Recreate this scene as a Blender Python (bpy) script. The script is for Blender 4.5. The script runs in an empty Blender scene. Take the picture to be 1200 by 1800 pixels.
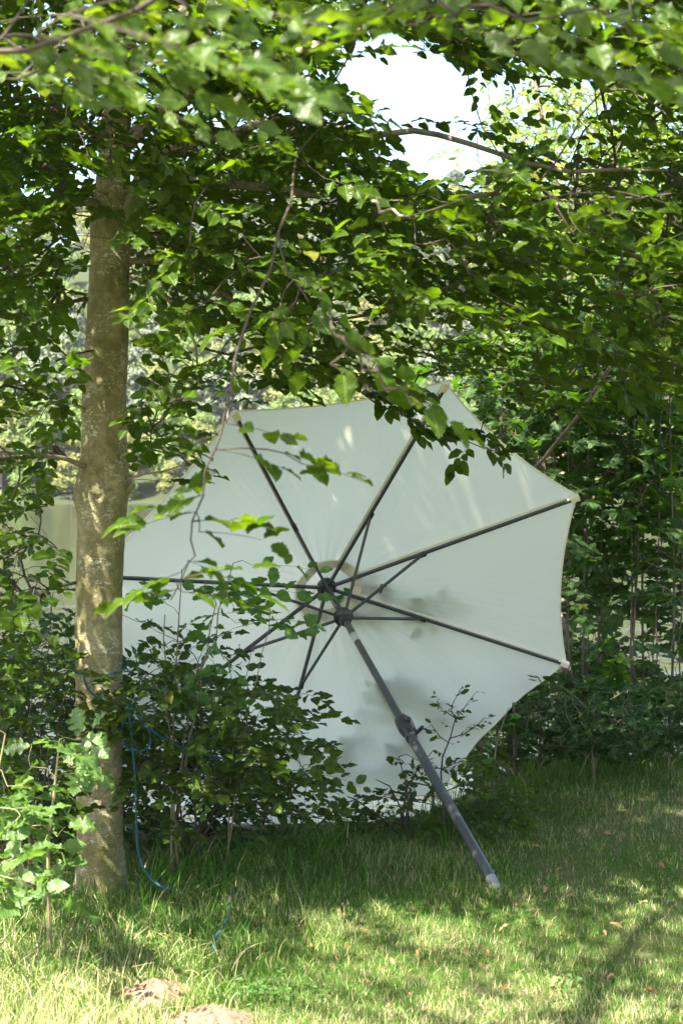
import bpy, math, random
import numpy as np
from mathutils import Vector, Matrix

SEED = 7
rng = np.random.default_rng(SEED)
random.seed(SEED)
C = bpy.context.scene.collection

# ------------------------------------------------------------------ camera
EYE = 1.70
PITCH = math.atan(60 / 2500.0)
cam_data = bpy.data.cameras.new('camera')
cam_data.sensor_fit = 'VERTICAL'
cam_data.sensor_height = 36.0
cam_data.sensor_width = 24.0
cam_data.lens = 50.0
cam_data.clip_start = 0.05
cam_data.clip_end = 3000.0
cam_data.dof.use_dof = True
cam_data.dof.focus_distance = 6.8
cam_data.dof.aperture_fstop = 5.0
cam = bpy.data.objects.new('camera', cam_data)
cam.location = (0, 0, EYE)
cam.rotation_euler = (math.pi / 2 - PITCH, 0, 0)
C.objects.link(cam)
bpy.context.scene.camera = cam

# ------------------------------------------------------------------ light
SUN = np.array([-0.40, -0.50, 0.80]); SUN /= np.linalg.norm(SUN)
world = bpy.data.worlds.new('World')
bpy.context.scene.world = world
world.use_nodes = True
wn = world.node_tree.nodes
bg = wn['Background']
sky = wn.new('ShaderNodeTexSky')
sky.sky_type = 'NISHITA'
sky.sun_disc = False
sky.sun_elevation = math.asin(SUN[2])
sky.sun_rotation = math.atan2(SUN[0], SUN[1])
sky.air_density = 1.0
sky.dust_density = 3.2
sky.ozone_density = 1.0
world.node_tree.links.new(sky.outputs[0], bg.inputs[0])
bg.inputs[1].default_value = 0.087
sl = bpy.data.lights.new('sun', 'SUN')
sl.energy = 5.0
sl.angle = math.radians(0.55)
sl.color = (1.0, 0.93, 0.80)
sun = bpy.data.objects.new('sun', sl)
sun.rotation_euler = Vector(SUN).to_track_quat('Z', 'Y').to_euler()
C.objects.link(sun)
vs = bpy.context.scene.view_settings
vs.view_transform = 'Standard'
vs.look = 'None'
vs.gamma = 1.0
vs.use_curve_mapping = False
vs.exposure = 2.85
cy = bpy.context.scene.cycles
cy.max_bounces = 10
cy.diffuse_bounces = 5
cy.glossy_bounces = 3
cy.transmission_bounces = 6
cy.transparent_max_bounces = 8
cy.caustics_reflective = False
cy.caustics_refractive = False
cy.sample_clamp_indirect = 4.0
cy.use_denoising = True

# ------------------------------------------------------------------ helpers
CP, SP = math.cos(PITCH), math.sin(PITCH)
def W(px, py, d):
    """world point seen at (px,py) of the 1200x1800 photograph, d metres deep"""
    px = np.asarray(px, float); py = np.asarray(py, float); d = np.asarray(d, float)
    x = (px - 600) / 2500 * d
    z = (900 - py) / 2500 * d
    return np.stack(np.broadcast_arrays(x, d * CP + z * SP, EYE + z * CP - d * SP), -1)
def Cm(v):
    """a direction or point of the fit (camera axes) in world axes"""
    v = np.asarray(v, float)
    return np.stack([v[..., 0], v[..., 1] * CP + v[..., 2] * SP, v[..., 2] * CP - v[..., 1] * SP], -1)
def PX(P):
    """world -> photo pixel and depth"""
    P = np.asarray(P, float)
    y = P[..., 1] * CP - (P[..., 2] - EYE) * SP
    z = P[..., 1] * SP + (P[..., 2] - EYE) * CP
    ys = np.where(np.abs(y) < 1e-3, 1e-3, y)
    return 600 + P[..., 0] / ys * 2500, 900 - z / ys * 2500, y
def unit(v):
    v = np.asarray(v, float)
    return v / np.maximum(np.linalg.norm(v, axis=-1, keepdims=True), 1e-9)

def tag(o, label=None, cat=None, group=None, kind=None):
    if label: o['label'] = label
    if cat: o['category'] = cat
    if group: o['group'] = group
    if kind: o['kind'] = kind
    return o
def thing(name, label, cat, loc, group=None):
    o = bpy.data.objects.new(name, None)
    o.location = tuple(float(c) for c in loc)
    o.empty_display_size = 0.2
    C.objects.link(o)
    return tag(o, label, cat, group)
def mesh_np(name, V, F, mat, smooth=True, uv=None, rnd=None, mats=None, mat_idx=None):
    """V (n,3); F list of arrays of shape (m,k)"""
    me = bpy.data.meshes.new(name)
    V = np.asarray(V, np.float32)
    F = [np.asarray(f, np.int32) for f in F if len(f)]
    loops = np.concatenate([f.ravel() for f in F])
    sizes = np.concatenate([np.full(len(f), f.shape[1], np.int32) for f in F])
    starts = np.concatenate([[0], np.cumsum(sizes)[:-1]]).astype(np.int32)
    me.vertices.add(len(V)); me.vertices.foreach_set('co', V.ravel())
    me.loops.add(len(loops)); me.loops.foreach_set('vertex_index', loops)
    me.polygons.add(len(sizes)); me.polygons.foreach_set('loop_start', starts)
    me.polygons.foreach_set('use_smooth', np.full(len(sizes), smooth))
    if mat_idx is not None:
        me.polygons.foreach_set('material_index', np.asarray(mat_idx, np.int32))
    if uv is not None:
        l = me.uv_layers.new(name='UVMap')
        l.data.foreach_set('uv', np.asarray(uv, np.float32)[loops].ravel())
    if rnd is not None:
        a = me.attributes.new('rnd', 'FLOAT', 'POINT')
        a.data.foreach_set('value', np.asarray(rnd, np.float32))
    me.update(calc_edges=True)
    me.validate()
    for m in (mats or [mat]):
        me.materials.append(m)
    return me
def obj(name, me, parent=None, origin=None):
    o = bpy.data.objects.new(name, me)
    C.objects.link(o)
    if parent is not None: o.parent = parent
    if origin is not None: o.location = tuple(float(c) for c in origin)
    return o

class MB:
    """collects simple solids and links them as one mesh"""
    def __init__(s): s.V = []; s.F = []; s.n = 0
    def add(s, V, F):
        s.V.append(np.asarray(V, float)); s.F.append([[i + s.n for i in f] for f in F]); s.n += len(V)
    def tube(s, P, R, sides=12, caps=True):
        V, F, U = tube_arrays(np.asarray(P, float), np.asarray(R, float), sides)
        fl = [list(f) for f in F]
        if caps:
            fl.append(list(range(sides))[::-1]); k = len(P) - 1
            fl.append([k * sides + i for i in range(sides)])
        s.add(V, fl)
    def lathe(s, c, axis, prof, sides=32):
        c = np.asarray(c, float); axis = unit(axis)
        P = [c + axis * t for t, r in prof]
        s.tube(P, [r for t, r in prof], sides)
    def box(s, c, ax, half, bev=0.0):
        """c centre, ax 3 axes rows, half sizes; bev chamfers the long edges"""
        c = np.asarray(c, float); ax = np.asarray(ax, float); hx, hy, hz = half
        if bev <= 0:
            V = [c + ax[0] * hx * i + ax[1] * hy * j + ax[2] * hz * k for i in (-1, 1) for j in (-1, 1) for k in (-1, 1)]
            F = [(0, 1, 3, 2), (4, 6, 7, 5), (0, 4, 5, 1), (2, 3, 7, 6), (0, 2, 6, 4), (1, 5, 7, 3)]
            s.add(V, F); return
        o = [(hx - bev, hy), (-hx + bev, hy), (-hx, hy - bev), (-hx, -hy + bev), (-hx + bev, -hy), (hx - bev, -hy), (hx, -hy + bev), (hx, hy - bev)]
        V = [c + ax[0] * a + ax[1] * b + ax[2] * hz * k for k in (-1, 1) for a, b in o]
        F = [[i, (i + 1) % 8, 8 + (i + 1) % 8, 8 + i] for i in range(8)] + [list(range(8))[::-1], list(range(8, 16))]
        s.add(V, F)
    def build(s, name, mat, parent=None, origin=(0, 0, 0), smooth=True):
        me = bpy.data.meshes.new(name)
        V = np.concatenate(s.V) - np.asarray(origin, float)
        me.from_pydata(V.tolist(), [], [f for fs in s.F for f in fs])
        me.update()
        if smooth:
            me.polygons.foreach_set('use_smooth', [True] * len(me.polygons))
            try: me.set_sharp_from_angle(angle=math.radians(38))
            except Exception: pass
        me.materials.append(mat)
        return obj(name, me, parent)
def tube_arrays(P, R, sides):
    n = len(P)
    T = np.gradient(P, axis=0) if n > 2 else np.repeat((P[1] - P[0])[None], n, 0)
    T = unit(T)
    a = np.array([0, 0, 1.0]) if abs(T[0][2]) < .9 else np.array([1.0, 0, 0])
    X = np.zeros((n, 3)); x = unit(np.cross(a, T[0]))
    for i in range(n):
        x = x - T[i] * np.dot(x, T[i]); x = unit(x); X[i] = x
    Y = np.cross(T, X)
    ang = np.arange(sides) / sides * 2 * np.pi
    V = P[:, None] + R[:, None, None] * (np.cos(ang)[None, :, None] * X[:, None] + np.sin(ang)[None, :, None] * Y[:, None])
    i = np.arange(n - 1)[:, None] * sides; j = np.arange(sides)[None]; k = (j + 1) % sides
    F = np.stack([i + j, i + k, i + sides + k, i + sides + j], -1).reshape(-1, 4)
    U = np.repeat(np.arange(n), sides)
    return V.reshape(-1, 3), F, U
def smooth_path(P, n):
    """Catmull-Rom resample"""
    P = np.asarray(P, float)
    Q = np.vstack([2 * P[0] - P[1], P, 2 * P[-1] - P[-2]])
    t = np.linspace(0, len(P) - 1 - 1e-6, n)
    i = t.astype(int); u = (t - i)[:, None]
    a, b, c, d = Q[i], Q[i + 1], Q[i + 2], Q[i + 3]
    return .5 * ((2 * b) + (-a + c) * u + (2 * a - 5 * b + 4 * c - d) * u ** 2 + (-a + 3 * b - 3 * c + d) * u ** 3)

# ------------------------------------------------------------------ materials
def new_mat(name):
    m = bpy.data.materials.new(name); m.use_nodes = True
    nt = m.node_tree; nt.nodes.clear()
    return m, nt, nt.nodes, nt.links
def nd(nt, t, **kw):
    n = nt.nodes.new(t)
    for k, v in kw.items():
        if k.startswith('i_'):
            key = k[2:]; key = int(key) if key.isdigit() else key.replace('_', ' ')
            n.inputs[key].default_value = v
        else: setattr(n, k, v)
    return n
def math_n(nt, op, a, b=None, c=None, clamp=False):
    n = nt.nodes.new('ShaderNodeMath'); n.operation = op; n.use_clamp = clamp
    for i, v in enumerate((a, b, c)):
        if v is None: continue
        if isinstance(v, (int, float)): n.inputs[i].default_value = v
        else: nt.links.new(v, n.inputs[i])
    return n.outputs[0]
def mixc(nt, f, a, b):
    n = nt.nodes.new('ShaderNodeMix'); n.data_type = 'RGBA'
    for i, v in ((0, f), (6, a), (7, b)):
        if isinstance(v, (int, float)): n.inputs[i].default_value = v
        elif isinstance(v, (tuple, list)): n.inputs[i].default_value = (*v[:3], 1)
        else: nt.links.new(v, n.inputs[i])
    return n.outputs[2]
def ramp(nt, src, stops):
    n = nt.nodes.new('ShaderNodeValToRGB')
    while len(n.color_ramp.elements) < len(stops): n.color_ramp.elements.new(.5)
    for e, (p, c) in zip(n.color_ramp.elements, stops):
        e.position = p; e.color = (c, c, c, 1) if isinstance(c, (int, float)) else (*c, 1)
    nt.links.new(src, n.inputs[0])
    return n.outputs[0]
def leaf_mat(name, dark, light, trans, rough=.38, tmix=.42, spec=.5, veins=True, yellow=.006):
    m, nt, N, L = new_mat(name)
    at = nd(nt, 'ShaderNodeAttribute', attribute_name='rnd')
    oi = nd(nt, 'ShaderNodeObjectInfo')
    r = math_n(nt, 'FRACT', math_n(nt, 'ADD', at.outputs['Fac'], oi.outputs['Random']))
    col = mixc(nt, r, dark, light)
    r2 = math_n(nt, 'FRACT', math_n(nt, 'MULTIPLY', r, 17.3))
    yel = math_n(nt, 'GREATER_THAN', r2, 1 - yellow)
    col = mixc(nt, math_n(nt, 'MULTIPLY', yel, .7), col, (.16, .15, .025))
    tcol = mixc(nt, r2, trans, tuple(c * f for c, f in zip(trans, (.5, .72, .5))))
    tc = nd(nt, 'ShaderNodeTexCoord')
    no = nd(nt, 'ShaderNodeTexNoise', i_Scale=9.0, i_Detail=2.0)
    L.new(tc.outputs['UV'], no.inputs['Vector'])
    bump_out = None
    if veins:
        sx = nd(nt, 'ShaderNodeSeparateXYZ'); L.new(tc.outputs['UV'], sx.inputs[0])
        u = math_n(nt, 'ABSOLUTE', math_n(nt, 'SUBTRACT', sx.outputs[0], .5))
        side = math_n(nt, 'PINGPONG', math_n(nt, 'SUBTRACT', math_n(nt, 'MULTIPLY', sx.outputs[1], 9.0), math_n(nt, 'MULTIPLY', u, 6.5)), .5)
        sv = math_n(nt, 'LESS_THAN', side, .085)
        mid = math_n(nt, 'LESS_THAN', u, .022)
        vein = math_n(nt, 'MAXIMUM', math_n(nt, 'MULTIPLY', sv, .35), mid)
        col = mixc(nt, math_n(nt, 'MULTIPLY', vein, .5), col, (.16, .20, .06))
        tcol = mixc(nt, math_n(nt, 'MULTIPLY', vein, .5), tcol, tuple(c * .45 for c in trans))
        wc = nd(nt, 'ShaderNodeTexNoise', i_Scale=60.0, i_Detail=3.0); L.new(tc.outputs['Object'], wc.inputs['Vector'])
        spot = ramp(nt, wc.outputs[0], [(.66, 0.), (.70, .8)])
        col = mixc(nt, spot, col, (.10, .06, .025)); tcol = mixc(nt, spot, tcol, (.08, .05, .01))
        bp = nd(nt, 'ShaderNodeBump', i_Strength=.5, i_Distance=.004)
        h = math_n(nt, 'ADD', side, math_n(nt, 'MULTIPLY', no.outputs[0], .6))
        L.new(h, bp.inputs['Height']); bump_out = bp.outputs[0]
    geo = nd(nt, 'ShaderNodeNewGeometry')
    under = mixc(nt, .25, col, (.07, .11, .025))
    col2 = mixc(nt, geo.outputs['Backfacing'], col, under)
    p = nd(nt, 'ShaderNodeBsdfPrincipled')
    L.new(col2, p.inputs['Base Color'])
    p.inputs['Specular IOR Level'].default_value = spec
    rr = math_n(nt, 'ADD', rough, math_n(nt, 'MULTIPLY', geo.outputs['Backfacing'], .25))
    L.new(rr, p.inputs['Roughness'])
    t = nd(nt, 'ShaderNodeBsdfTranslucent'); L.new(tcol, t.inputs[0])
    if bump_out:
        L.new(bump_out, p.inputs['Normal'])
    mx = nd(nt, 'ShaderNodeMixShader', i_0=tmix)
    L.new(p.outputs[0], mx.inputs[1]); L.new(t.outputs[0], mx.inputs[2])
    o = nd(nt, 'ShaderNodeOutputMaterial'); L.new(mx.outputs[0], o.inputs[0])
    return m
def plain_mat(name, col, rough=.5, metal=0.0, spec=.5, bump=None, var=None, scale=40.0):
    m, nt, N, L = new_mat(name)
    p = nd(nt, 'ShaderNodeBsdfPrincipled', i_Roughness=rough, i_Metallic=metal)
    p.inputs['Specular IOR Level'].default_value = spec
    p.inputs['Base Color'].default_value = (*col, 1)
    tc = nd(nt, 'ShaderNodeTexCoord')
    no = nd(nt, 'ShaderNodeTexNoise', i_Scale=scale, i_Detail=5.0, i_Roughness=.6)
    L.new(tc.outputs['Object'], no.inputs['Vector'])
    if var:
        f = ramp(nt, no.outputs[0], [(.35, 0.0), (.65, 1.0)])
        L.new(mixc(nt, f, col, var), p.inputs['Base Color'])
    if bump:
        b = nd(nt, 'ShaderNodeBump', i_Strength=bump, i_Distance=.01)
        L.new(no.outputs[0], b.inputs['Height']); L.new(b.outputs[0], p.inputs['Normal'])
    o = nd(nt, 'ShaderNodeOutputMaterial'); L.new(p.outputs[0], o.inputs[0])
    return m

M = {}
M['hornbeam'] = leaf_mat('hornbeam_leaf', (.014, .038, .003), (.036, .070, .005), (.165, .27, .005), tmix=.42, spec=.16, rough=.33)
M['fore'] = leaf_mat('near_leaf', (.022, .054, .005), (.050, .090, .008), (.21, .31, .008), rough=.36, tmix=.40, spec=.28)
M['shrub'] = leaf_mat('shrub_leaf', (.014, .038, .004), (.036, .066, .008), (.13, .23, .010), rough=.36, tmix=.32, spec=.15)
M['maple'] = leaf_mat('thicket_leaf', (.010, .045, .012), (.026, .078, .022), (.14, .27, .010), rough=.36, tmix=.42, spec=.28, yellow=.01)
M['oak'] = leaf_mat('oak_leaf', (.045, .10, .018), (.07, .14, .03), (.26, .42, .05), rough=.42, tmix=.35)
M['elm'] = leaf_mat('elm_leaf', (.045, .11, .022), (.07, .15, .03), (.2, .42, .04), rough=.5, tmix=.42)
M['bramble'] = leaf_mat('bramble_leaf', (.014, .042, .016), (.03, .07, .026), (.07, .18, .03), rough=.45, spec=.2, tmix=.3)
M['ash'] = leaf_mat('ash_leaf', (.08, .14, .02), (.12, .19, .03), (.42, .52, .05), rough=.5, tmix=.5, veins=False)
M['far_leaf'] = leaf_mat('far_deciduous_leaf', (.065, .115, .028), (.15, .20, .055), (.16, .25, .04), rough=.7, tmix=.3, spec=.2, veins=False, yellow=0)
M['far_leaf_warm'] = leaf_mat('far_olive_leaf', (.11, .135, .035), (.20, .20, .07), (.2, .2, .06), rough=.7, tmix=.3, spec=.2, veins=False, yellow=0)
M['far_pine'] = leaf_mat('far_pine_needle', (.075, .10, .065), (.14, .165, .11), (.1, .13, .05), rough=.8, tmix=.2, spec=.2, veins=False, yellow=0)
M['dry'] = leaf_mat('dry_leaf', (.26, .11, .04), (.38, .22, .10), (.3, .16, .05), rough=.6, tmix=.2, yellow=0)
M['twig'] = plain_mat('twig_bark', (.028, .018, .010), .65, var=(.048, .032, .020), scale=30, bump=.3)
M['limb'] = plain_mat('limb_bark', (.10, .08, .05), .75, var=(.22, .19, .14), scale=14, bump=.5)
M['green_stem'] = plain_mat('green_stem', (.13, .15, .06), .55, var=(.19, .14, .08), scale=20)
M['pale_stem'] = plain_mat('pale_stem_bark', (.07, .05, .035), .7, var=(.14, .105, .075), scale=12, bump=.4)

def bark_mat():
    m, nt, N, L = new_mat('smooth_lichen_bark')
    tc = nd(nt, 'ShaderNodeTexCoord')
    mp = nd(nt, 'ShaderNodeMapping'); L.new(tc.outputs['Object'], mp.inputs[0])
    big = nd(nt, 'ShaderNodeTexNoise', i_Scale=5.0, i_Detail=6.0, i_Roughness=.6); L.new(mp.outputs[0], big.inputs['Vector'])
    base = mixc(nt, ramp(nt, big.outputs[0], [(.36, 0.), (.62, 1.)]), (.17, .150, .058), (.33, .285, .17))
    mid = nd(nt, 'ShaderNodeTexNoise', i_Scale=38.0, i_Detail=6.0, i_Roughness=.7); L.new(mp.outputs[0], mid.inputs['Vector'])
    base = mixc(nt, ramp(nt, mid.outputs[0], [(.4, .0), (.62, .55)]), base, (.075, .07, .032))
    # pale lichen flecks, denser in patches
    m2 = nd(nt, 'ShaderNodeMapping'); m2.inputs['Scale'].default_value = (1, 1, 1.7); L.new(tc.outputs['Object'], m2.inputs[0])
    w = nd(nt, 'ShaderNodeTexNoise', i_Scale=25.0, i_Detail=3.0); L.new(m2.outputs[0], w.inputs['Vector'])
    wv = mixc(nt, .06, m2.outputs[0], w.outputs['Color'])
    vo = nd(nt, 'ShaderNodeTexVoronoi', i_Scale=62.0); L.new(wv, vo.inputs['Vector'])
    spots = math_n(nt, 'LESS_THAN', vo.outputs['Distance'], .33)
    patch = nd(nt, 'ShaderNodeTexNoise', i_Scale=6.5, i_Detail=4.0, i_Roughness=.7); L.new(m2.outputs[0], patch.inputs['Vector'])
    den = ramp(nt, patch.outputs[0], [(.47, 0.), (.58, 1.)])
    lich = math_n(nt, 'MULTIPLY', spots, den)
    vo2 = nd(nt, 'ShaderNodeTexVoronoi', i_Scale=24.0); L.new(wv, vo2.inputs['Vector'])
    sp2 = math_n(nt, 'MULTIPLY', math_n(nt, 'LESS_THAN', vo2.outputs['Distance'], .30), ramp(nt, patch.outputs[0], [(.54, 0.), (.60, 1.)]))
    lich = math_n(nt, 'MAXIMUM', lich, sp2)
    col = mixc(nt, math_n(nt, 'MULTIPLY', lich, .8), base, (.46, .46, .38))
    # moss streaks low down and in furrows
    mo = nd(nt, 'ShaderNodeTexNoise', i_Scale=3.0, i_Detail=5.0); 
    m3 = nd(nt, 'ShaderNodeMapping'); m3.inputs['Scale'].default_value = (2.2, 2.2, .5); L.new(tc.outputs['Object'], m3.inputs[0]); L.new(m3.outputs[0], mo.inputs['Vector'])
    col = mixc(nt, ramp(nt, mo.outputs[0], [(.5, 0.), (.68, .7)]), col, (.10, .105, .02))
    p = nd(nt, 'ShaderNodeBsdfPrincipled', i_Roughness=.75); L.new(col, p.inputs['Base Color'])
    p.inputs['Specular IOR Level'].default_value = .25
    fi = nd(nt, 'ShaderNodeTexNoise', i_Scale=90.0, i_Detail=4.0)
    m4 = nd(nt, 'ShaderNodeMapping'); m4.inputs['Scale'].default_value = (.6, .6, 2.0); L.new(tc.outputs['Object'], m4.inputs[0]); L.new(m4.outputs[0], fi.inputs['Vector'])
    b1 = nd(nt, 'ShaderNodeBump', i_Strength=.55, i_Distance=.006); L.new(fi.outputs[0], b1.inputs['Height'])
    b2 = nd(nt, 'ShaderNodeBump', i_Strength=.7, i_Distance=.02); L.new(mid.outputs[0], b2.inputs['Height']); L.new(b1.outputs[0], b2.inputs['Normal'])
    L.new(b2.outputs[0], p.inputs['Normal'])
    o = nd(nt, 'ShaderNodeOutputMaterial'); L.new(p.outputs[0], o.inputs[0])
    return m
M['bark'] = bark_mat()

def fabric_mat():
    m, nt, N, L = new_mat('canopy_fabric')
    tc = nd(nt, 'ShaderNodeTexCoord')
    no = nd(nt, 'ShaderNodeTexNoise', i_Scale=2.2, i_Detail=5.0, i_Roughness=.55); L.new(tc.outputs['Object'], no.inputs['Vector'])
    col = mixc(nt, no.outputs[0], (.78, .80, .775), (.85, .86, .83))
    sp = nd(nt, 'ShaderNodeTexNoise', i_Scale=55.0, i_Detail=2.0); L.new(tc.outputs['Object'], sp.inputs['Vector'])
    col = mixc(nt, ramp(nt, sp.outputs[0], [(.76, 0.), (.79, .5)]), col, (.45, .42, .33))
    d = nd(nt, 'ShaderNodeBsdfPrincipled', i_Roughness=.8); L.new(col, d.inputs['Base Color'])
    d.inputs['Specular IOR Level'].default_value = .15
    we = nd(nt, 'ShaderNodeTexNoise', i_Scale=3.5, i_Detail=6.0, i_Roughness=.6)
    mp = nd(nt, 'ShaderNodeMapping'); mp.inputs['Scale'].default_value = (5.0, .9, 1); L.new(tc.outputs['UV'], mp.inputs[0]); L.new(mp.outputs[0], we.inputs['Vector'])
    b = nd(nt, 'ShaderNodeBump', i_Strength=.16, i_Distance=.05); L.new(we.outputs[0], b.inputs['Height'])
    L.new(b.outputs[0], d.inputs['Normal'])
    t = nd(nt, 'ShaderNodeBsdfTranslucent'); t.inputs[0].default_value = (.76, .75, .56, 1)
    mx = nd(nt, 'ShaderNodeMixShader', i_0=.56); L.new(d.outputs[0], mx.inputs[1]); L.new(t.outputs[0], mx.inputs[2])
    o = nd(nt, 'ShaderNodeOutputMaterial'); L.new(mx.outputs[0], o.inputs[0])
    return m
M['fabric'] = fabric_mat()
M['tape'] = plain_mat('cream_seam_tape', (.70, .66, .50), .8, var=(.74, .70, .56), scale=25)
M['metal'] = plain_mat('anthracite_paint', (.040, .047, .050), .38, spec=.5, var=(.050, .058, .060), scale=60)
M['plastic'] = plain_mat('black_plastic', (.022, .025, .026), .42, spec=.5)
M['steel'] = plain_mat('bare_steel', (.55, .56, .55), .35, metal=.7)
M['rope'] = plain_mat('blue_rope', (.005, .055, .08), .75, var=(.010, .10, .135), scale=200, bump=.6)
M['sand'] = plain_mat('dry_soil', (.10, .068, .045), .95, spec=.1, var=(.22, .155, .105), scale=45, bump=1.0)

def ground_mat():
    m, nt, N, L = new_mat('lawn_soil')
    tc = nd(nt, 'ShaderNodeTexCoord')
    a = nd(nt, 'ShaderNodeTexNoise', i_Scale=2.2, i_Detail=6.0, i_Roughness=.65); L.new(tc.outputs['Object'], a.inputs['Vector'])
    b = nd(nt, 'ShaderNodeTexNoise', i_Scale=60.0, i_Detail=6.0, i_Roughness=.7); L.new(tc.outputs['Object'], b.inputs['Vector'])
    c1 = mixc(nt, ramp(nt, b.outputs[0], [(.4, 0.), (.6, 1.)]), (.05, .09, .02), (.12, .12, .045))
    c2 = mixc(nt, ramp(nt, b.outputs[0], [(.38, 0.), (.62, 1.)]), (.11, .085, .05), (.22, .18, .11))
    col = mixc(nt, ramp(nt, a.outputs[0], [(.45, 0.), (.66, 1.)]), c1, c2)
    sy = nd(nt, 'ShaderNodeSeparateXYZ'); L.new(tc.outputs['Object'], sy.inputs[0])
    far = math_n(nt, 'GREATER_THAN', sy.outputs[1], 190.0)
    col = mixc(nt, far, col, mixc(nt, a.outputs[0], (.018, .030, .012), (.038, .045, .022)))
    p = nd(nt, 'ShaderNodeBsdfPrincipled', i_Roughness=.95); L.new(col, p.inputs['Base Color']); p.inputs['Specular IOR Level'].default_value = .1
    bu = nd(nt, 'ShaderNodeBump', i_Strength=.8, i_Distance=.02); L.new(b.outputs[0], bu.inputs['Height']); L.new(bu.outputs[0], p.inputs['Normal'])
    o = nd(nt, 'ShaderNodeOutputMaterial'); L.new(p.outputs[0], o.inputs[0])
    return m
M['ground'] = ground_mat()
def grass_mat():
    m, nt, N, L = new_mat('grass_blade')
    at = nd(nt, 'ShaderNodeAttribute', attribute_name='rnd')
    col = nd(nt, 'ShaderNodeValToRGB')
    cr = col.color_ramp
    for _ in range(3): cr.elements.new(.5)
    for e, (p_, c) in zip(cr.elements, [(0, (.022, .085, .008)), (.42, (.055, .140, .014)), (.72, (.115, .20, .030)), (.86, (.30, .31, .13)), (1, (.52, .45, .27))]):
        e.position = p_; e.color = (*c, 1)
    L.new(at.outputs['Fac'], col.inputs[0])
    p = nd(nt, 'ShaderNodeBsdfPrincipled', i_Roughness=.5); L.new(col.outputs[0], p.inputs['Base Color']); p.inputs['Specular IOR Level'].default_value = .18
    t = nd(nt, 'ShaderNodeBsdfTranslucent')
    L.new(mixc(nt, .35, col.outputs[0], (.22, .38, .03)), t.inputs[0])
    mx = nd(nt, 'ShaderNodeMixShader', i_0=.35); L.new(p.outputs[0], mx.inputs[1]); L.new(t.outputs[0], mx.inputs[2])
    o = nd(nt, 'ShaderNodeOutputMaterial'); L.new(mx.outputs[0], o.inputs[0])
    return m
M['grass'] = grass_mat()
def water_mat():
    m, nt, N, L = new_mat('lake_water')
    tc = nd(nt, 'ShaderNodeTexCoord')
    mp = nd(nt, 'ShaderNodeMapping'); mp.inputs['Scale'].default_value = (.35, 1.1, 1); L.new(tc.outputs['Object'], mp.inputs[0])
    a = nd(nt, 'ShaderNodeTexNoise', i_Scale=.9, i_Detail=6.0, i_Roughness=.55); L.new(mp.outputs[0], a.inputs['Vector'])
    p = nd(nt, 'ShaderNodeBsdfPrincipled', i_Roughness=.06)
    p.inputs['Base Color'].default_value = (.03, .034, .022, 1)
    p.inputs['IOR'].default_value = 1.33
    b = nd(nt, 'ShaderNodeBump', i_Strength=1.0, i_Distance=.06); L.new(a.outputs[0], b.inputs['Height']); L.new(b.outputs[0], p.inputs['Normal'])
    o = nd(nt, 'ShaderNodeOutputMaterial'); L.new(p.outputs[0], o.inputs[0])
    return m
M['water'] = water_mat()

# ------------------------------------------------------------------ ground
LAKE = -1.9
YL = np.array([-400, 3, 4, 5.85, 6.12, 7.5, 8.5, 10, 12, 14, 18, 30, 190, 199, 202, 207, 330, 380, 700.])
ZL = np.array([.05, .05, .04, -.055, -.08, -.22, -.38, -.75, -1.7, -2.3, -3, -4, -4, -2.6, -1.6, -.8, 58, 64, 64.])
YR = np.array([-400, 3, 4, 5.85, 6.12, 8, 9.5, 10.5, 12, 14, 18, 30, 190, 199, 202, 207, 330, 380, 700.])
ZR = np.array([.05, .05, .04, -.055, -.08, -.12, -.19, -.6, -1.4, -2.3, -3, -4, -4, -2.6, -1.6, -.8, 58, 64, 64.])
def gz(x, y):
    x = np.asarray(x, float); y = np.asarray(y, float)
    t = np.clip((x - .2) / 1.3, 0, 1); t = t * t * (3 - 2 * t)
    z = np.interp(y, YL, ZL) * (1 - t) + np.interp(y, YR, ZR) * t
    near = np.clip((60 - np.abs(y)) / 20, 0, 1)
    z = z + near * (.012 * np.sin(x * 2.3 + 1) * np.cos(y * 1.9) + .008 * np.sin(x * 6.1 + y * 4.7))
    far = np.clip((y - 205) / 60, 0, 1)
    z = z + far * (5 * np.sin(x * .021 + .6) + 2.5 * np.sin(x * .05 + y * .03))
    z = z - far * np.clip(x - 20, 0, 200) * .12
    return z
def build_ground():
    xs = np.concatenate([np.linspace(-420, -14, 40), np.linspace(-12, -4, 14), np.linspace(-3.7, 4.7, 90), np.linspace(5, 14, 14), np.linspace(17, 420, 40)])
    ys = np.concatenate([np.linspace(-400, -6, 24), np.linspace(-4, 3, 12), np.linspace(3.1, 14, 120), np.linspace(15, 30, 12), np.linspace(40, 188, 12), np.linspace(190, 210, 24), np.linspace(214, 700, 70)])
    X, Y = np.meshgrid(xs, ys)
    V = np.stack([X, Y, gz(X, Y)], -1).reshape(-1, 3)
    nx, ny = len(xs), len(ys)
    i = (np.arange(ny - 1)[:, None] * nx + np.arange(nx - 1)[None]).ravel()
    F = np.stack([i, i + 1, i + nx + 1, i + nx], -1)
    tag(obj('ground', mesh_np('ground', V, [F], M['ground'])), kind='structure')
    V = np.array([[-420, 10, LAKE], [420, 10, LAKE], [420, 204.6, LAKE], [-420, 204.6, LAKE]])
    tag(obj('lake_water', mesh_np('lake_water', V, [[[0, 1, 2, 3]]], M['water'], smooth=False)), kind='structure')
build_ground()

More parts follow.
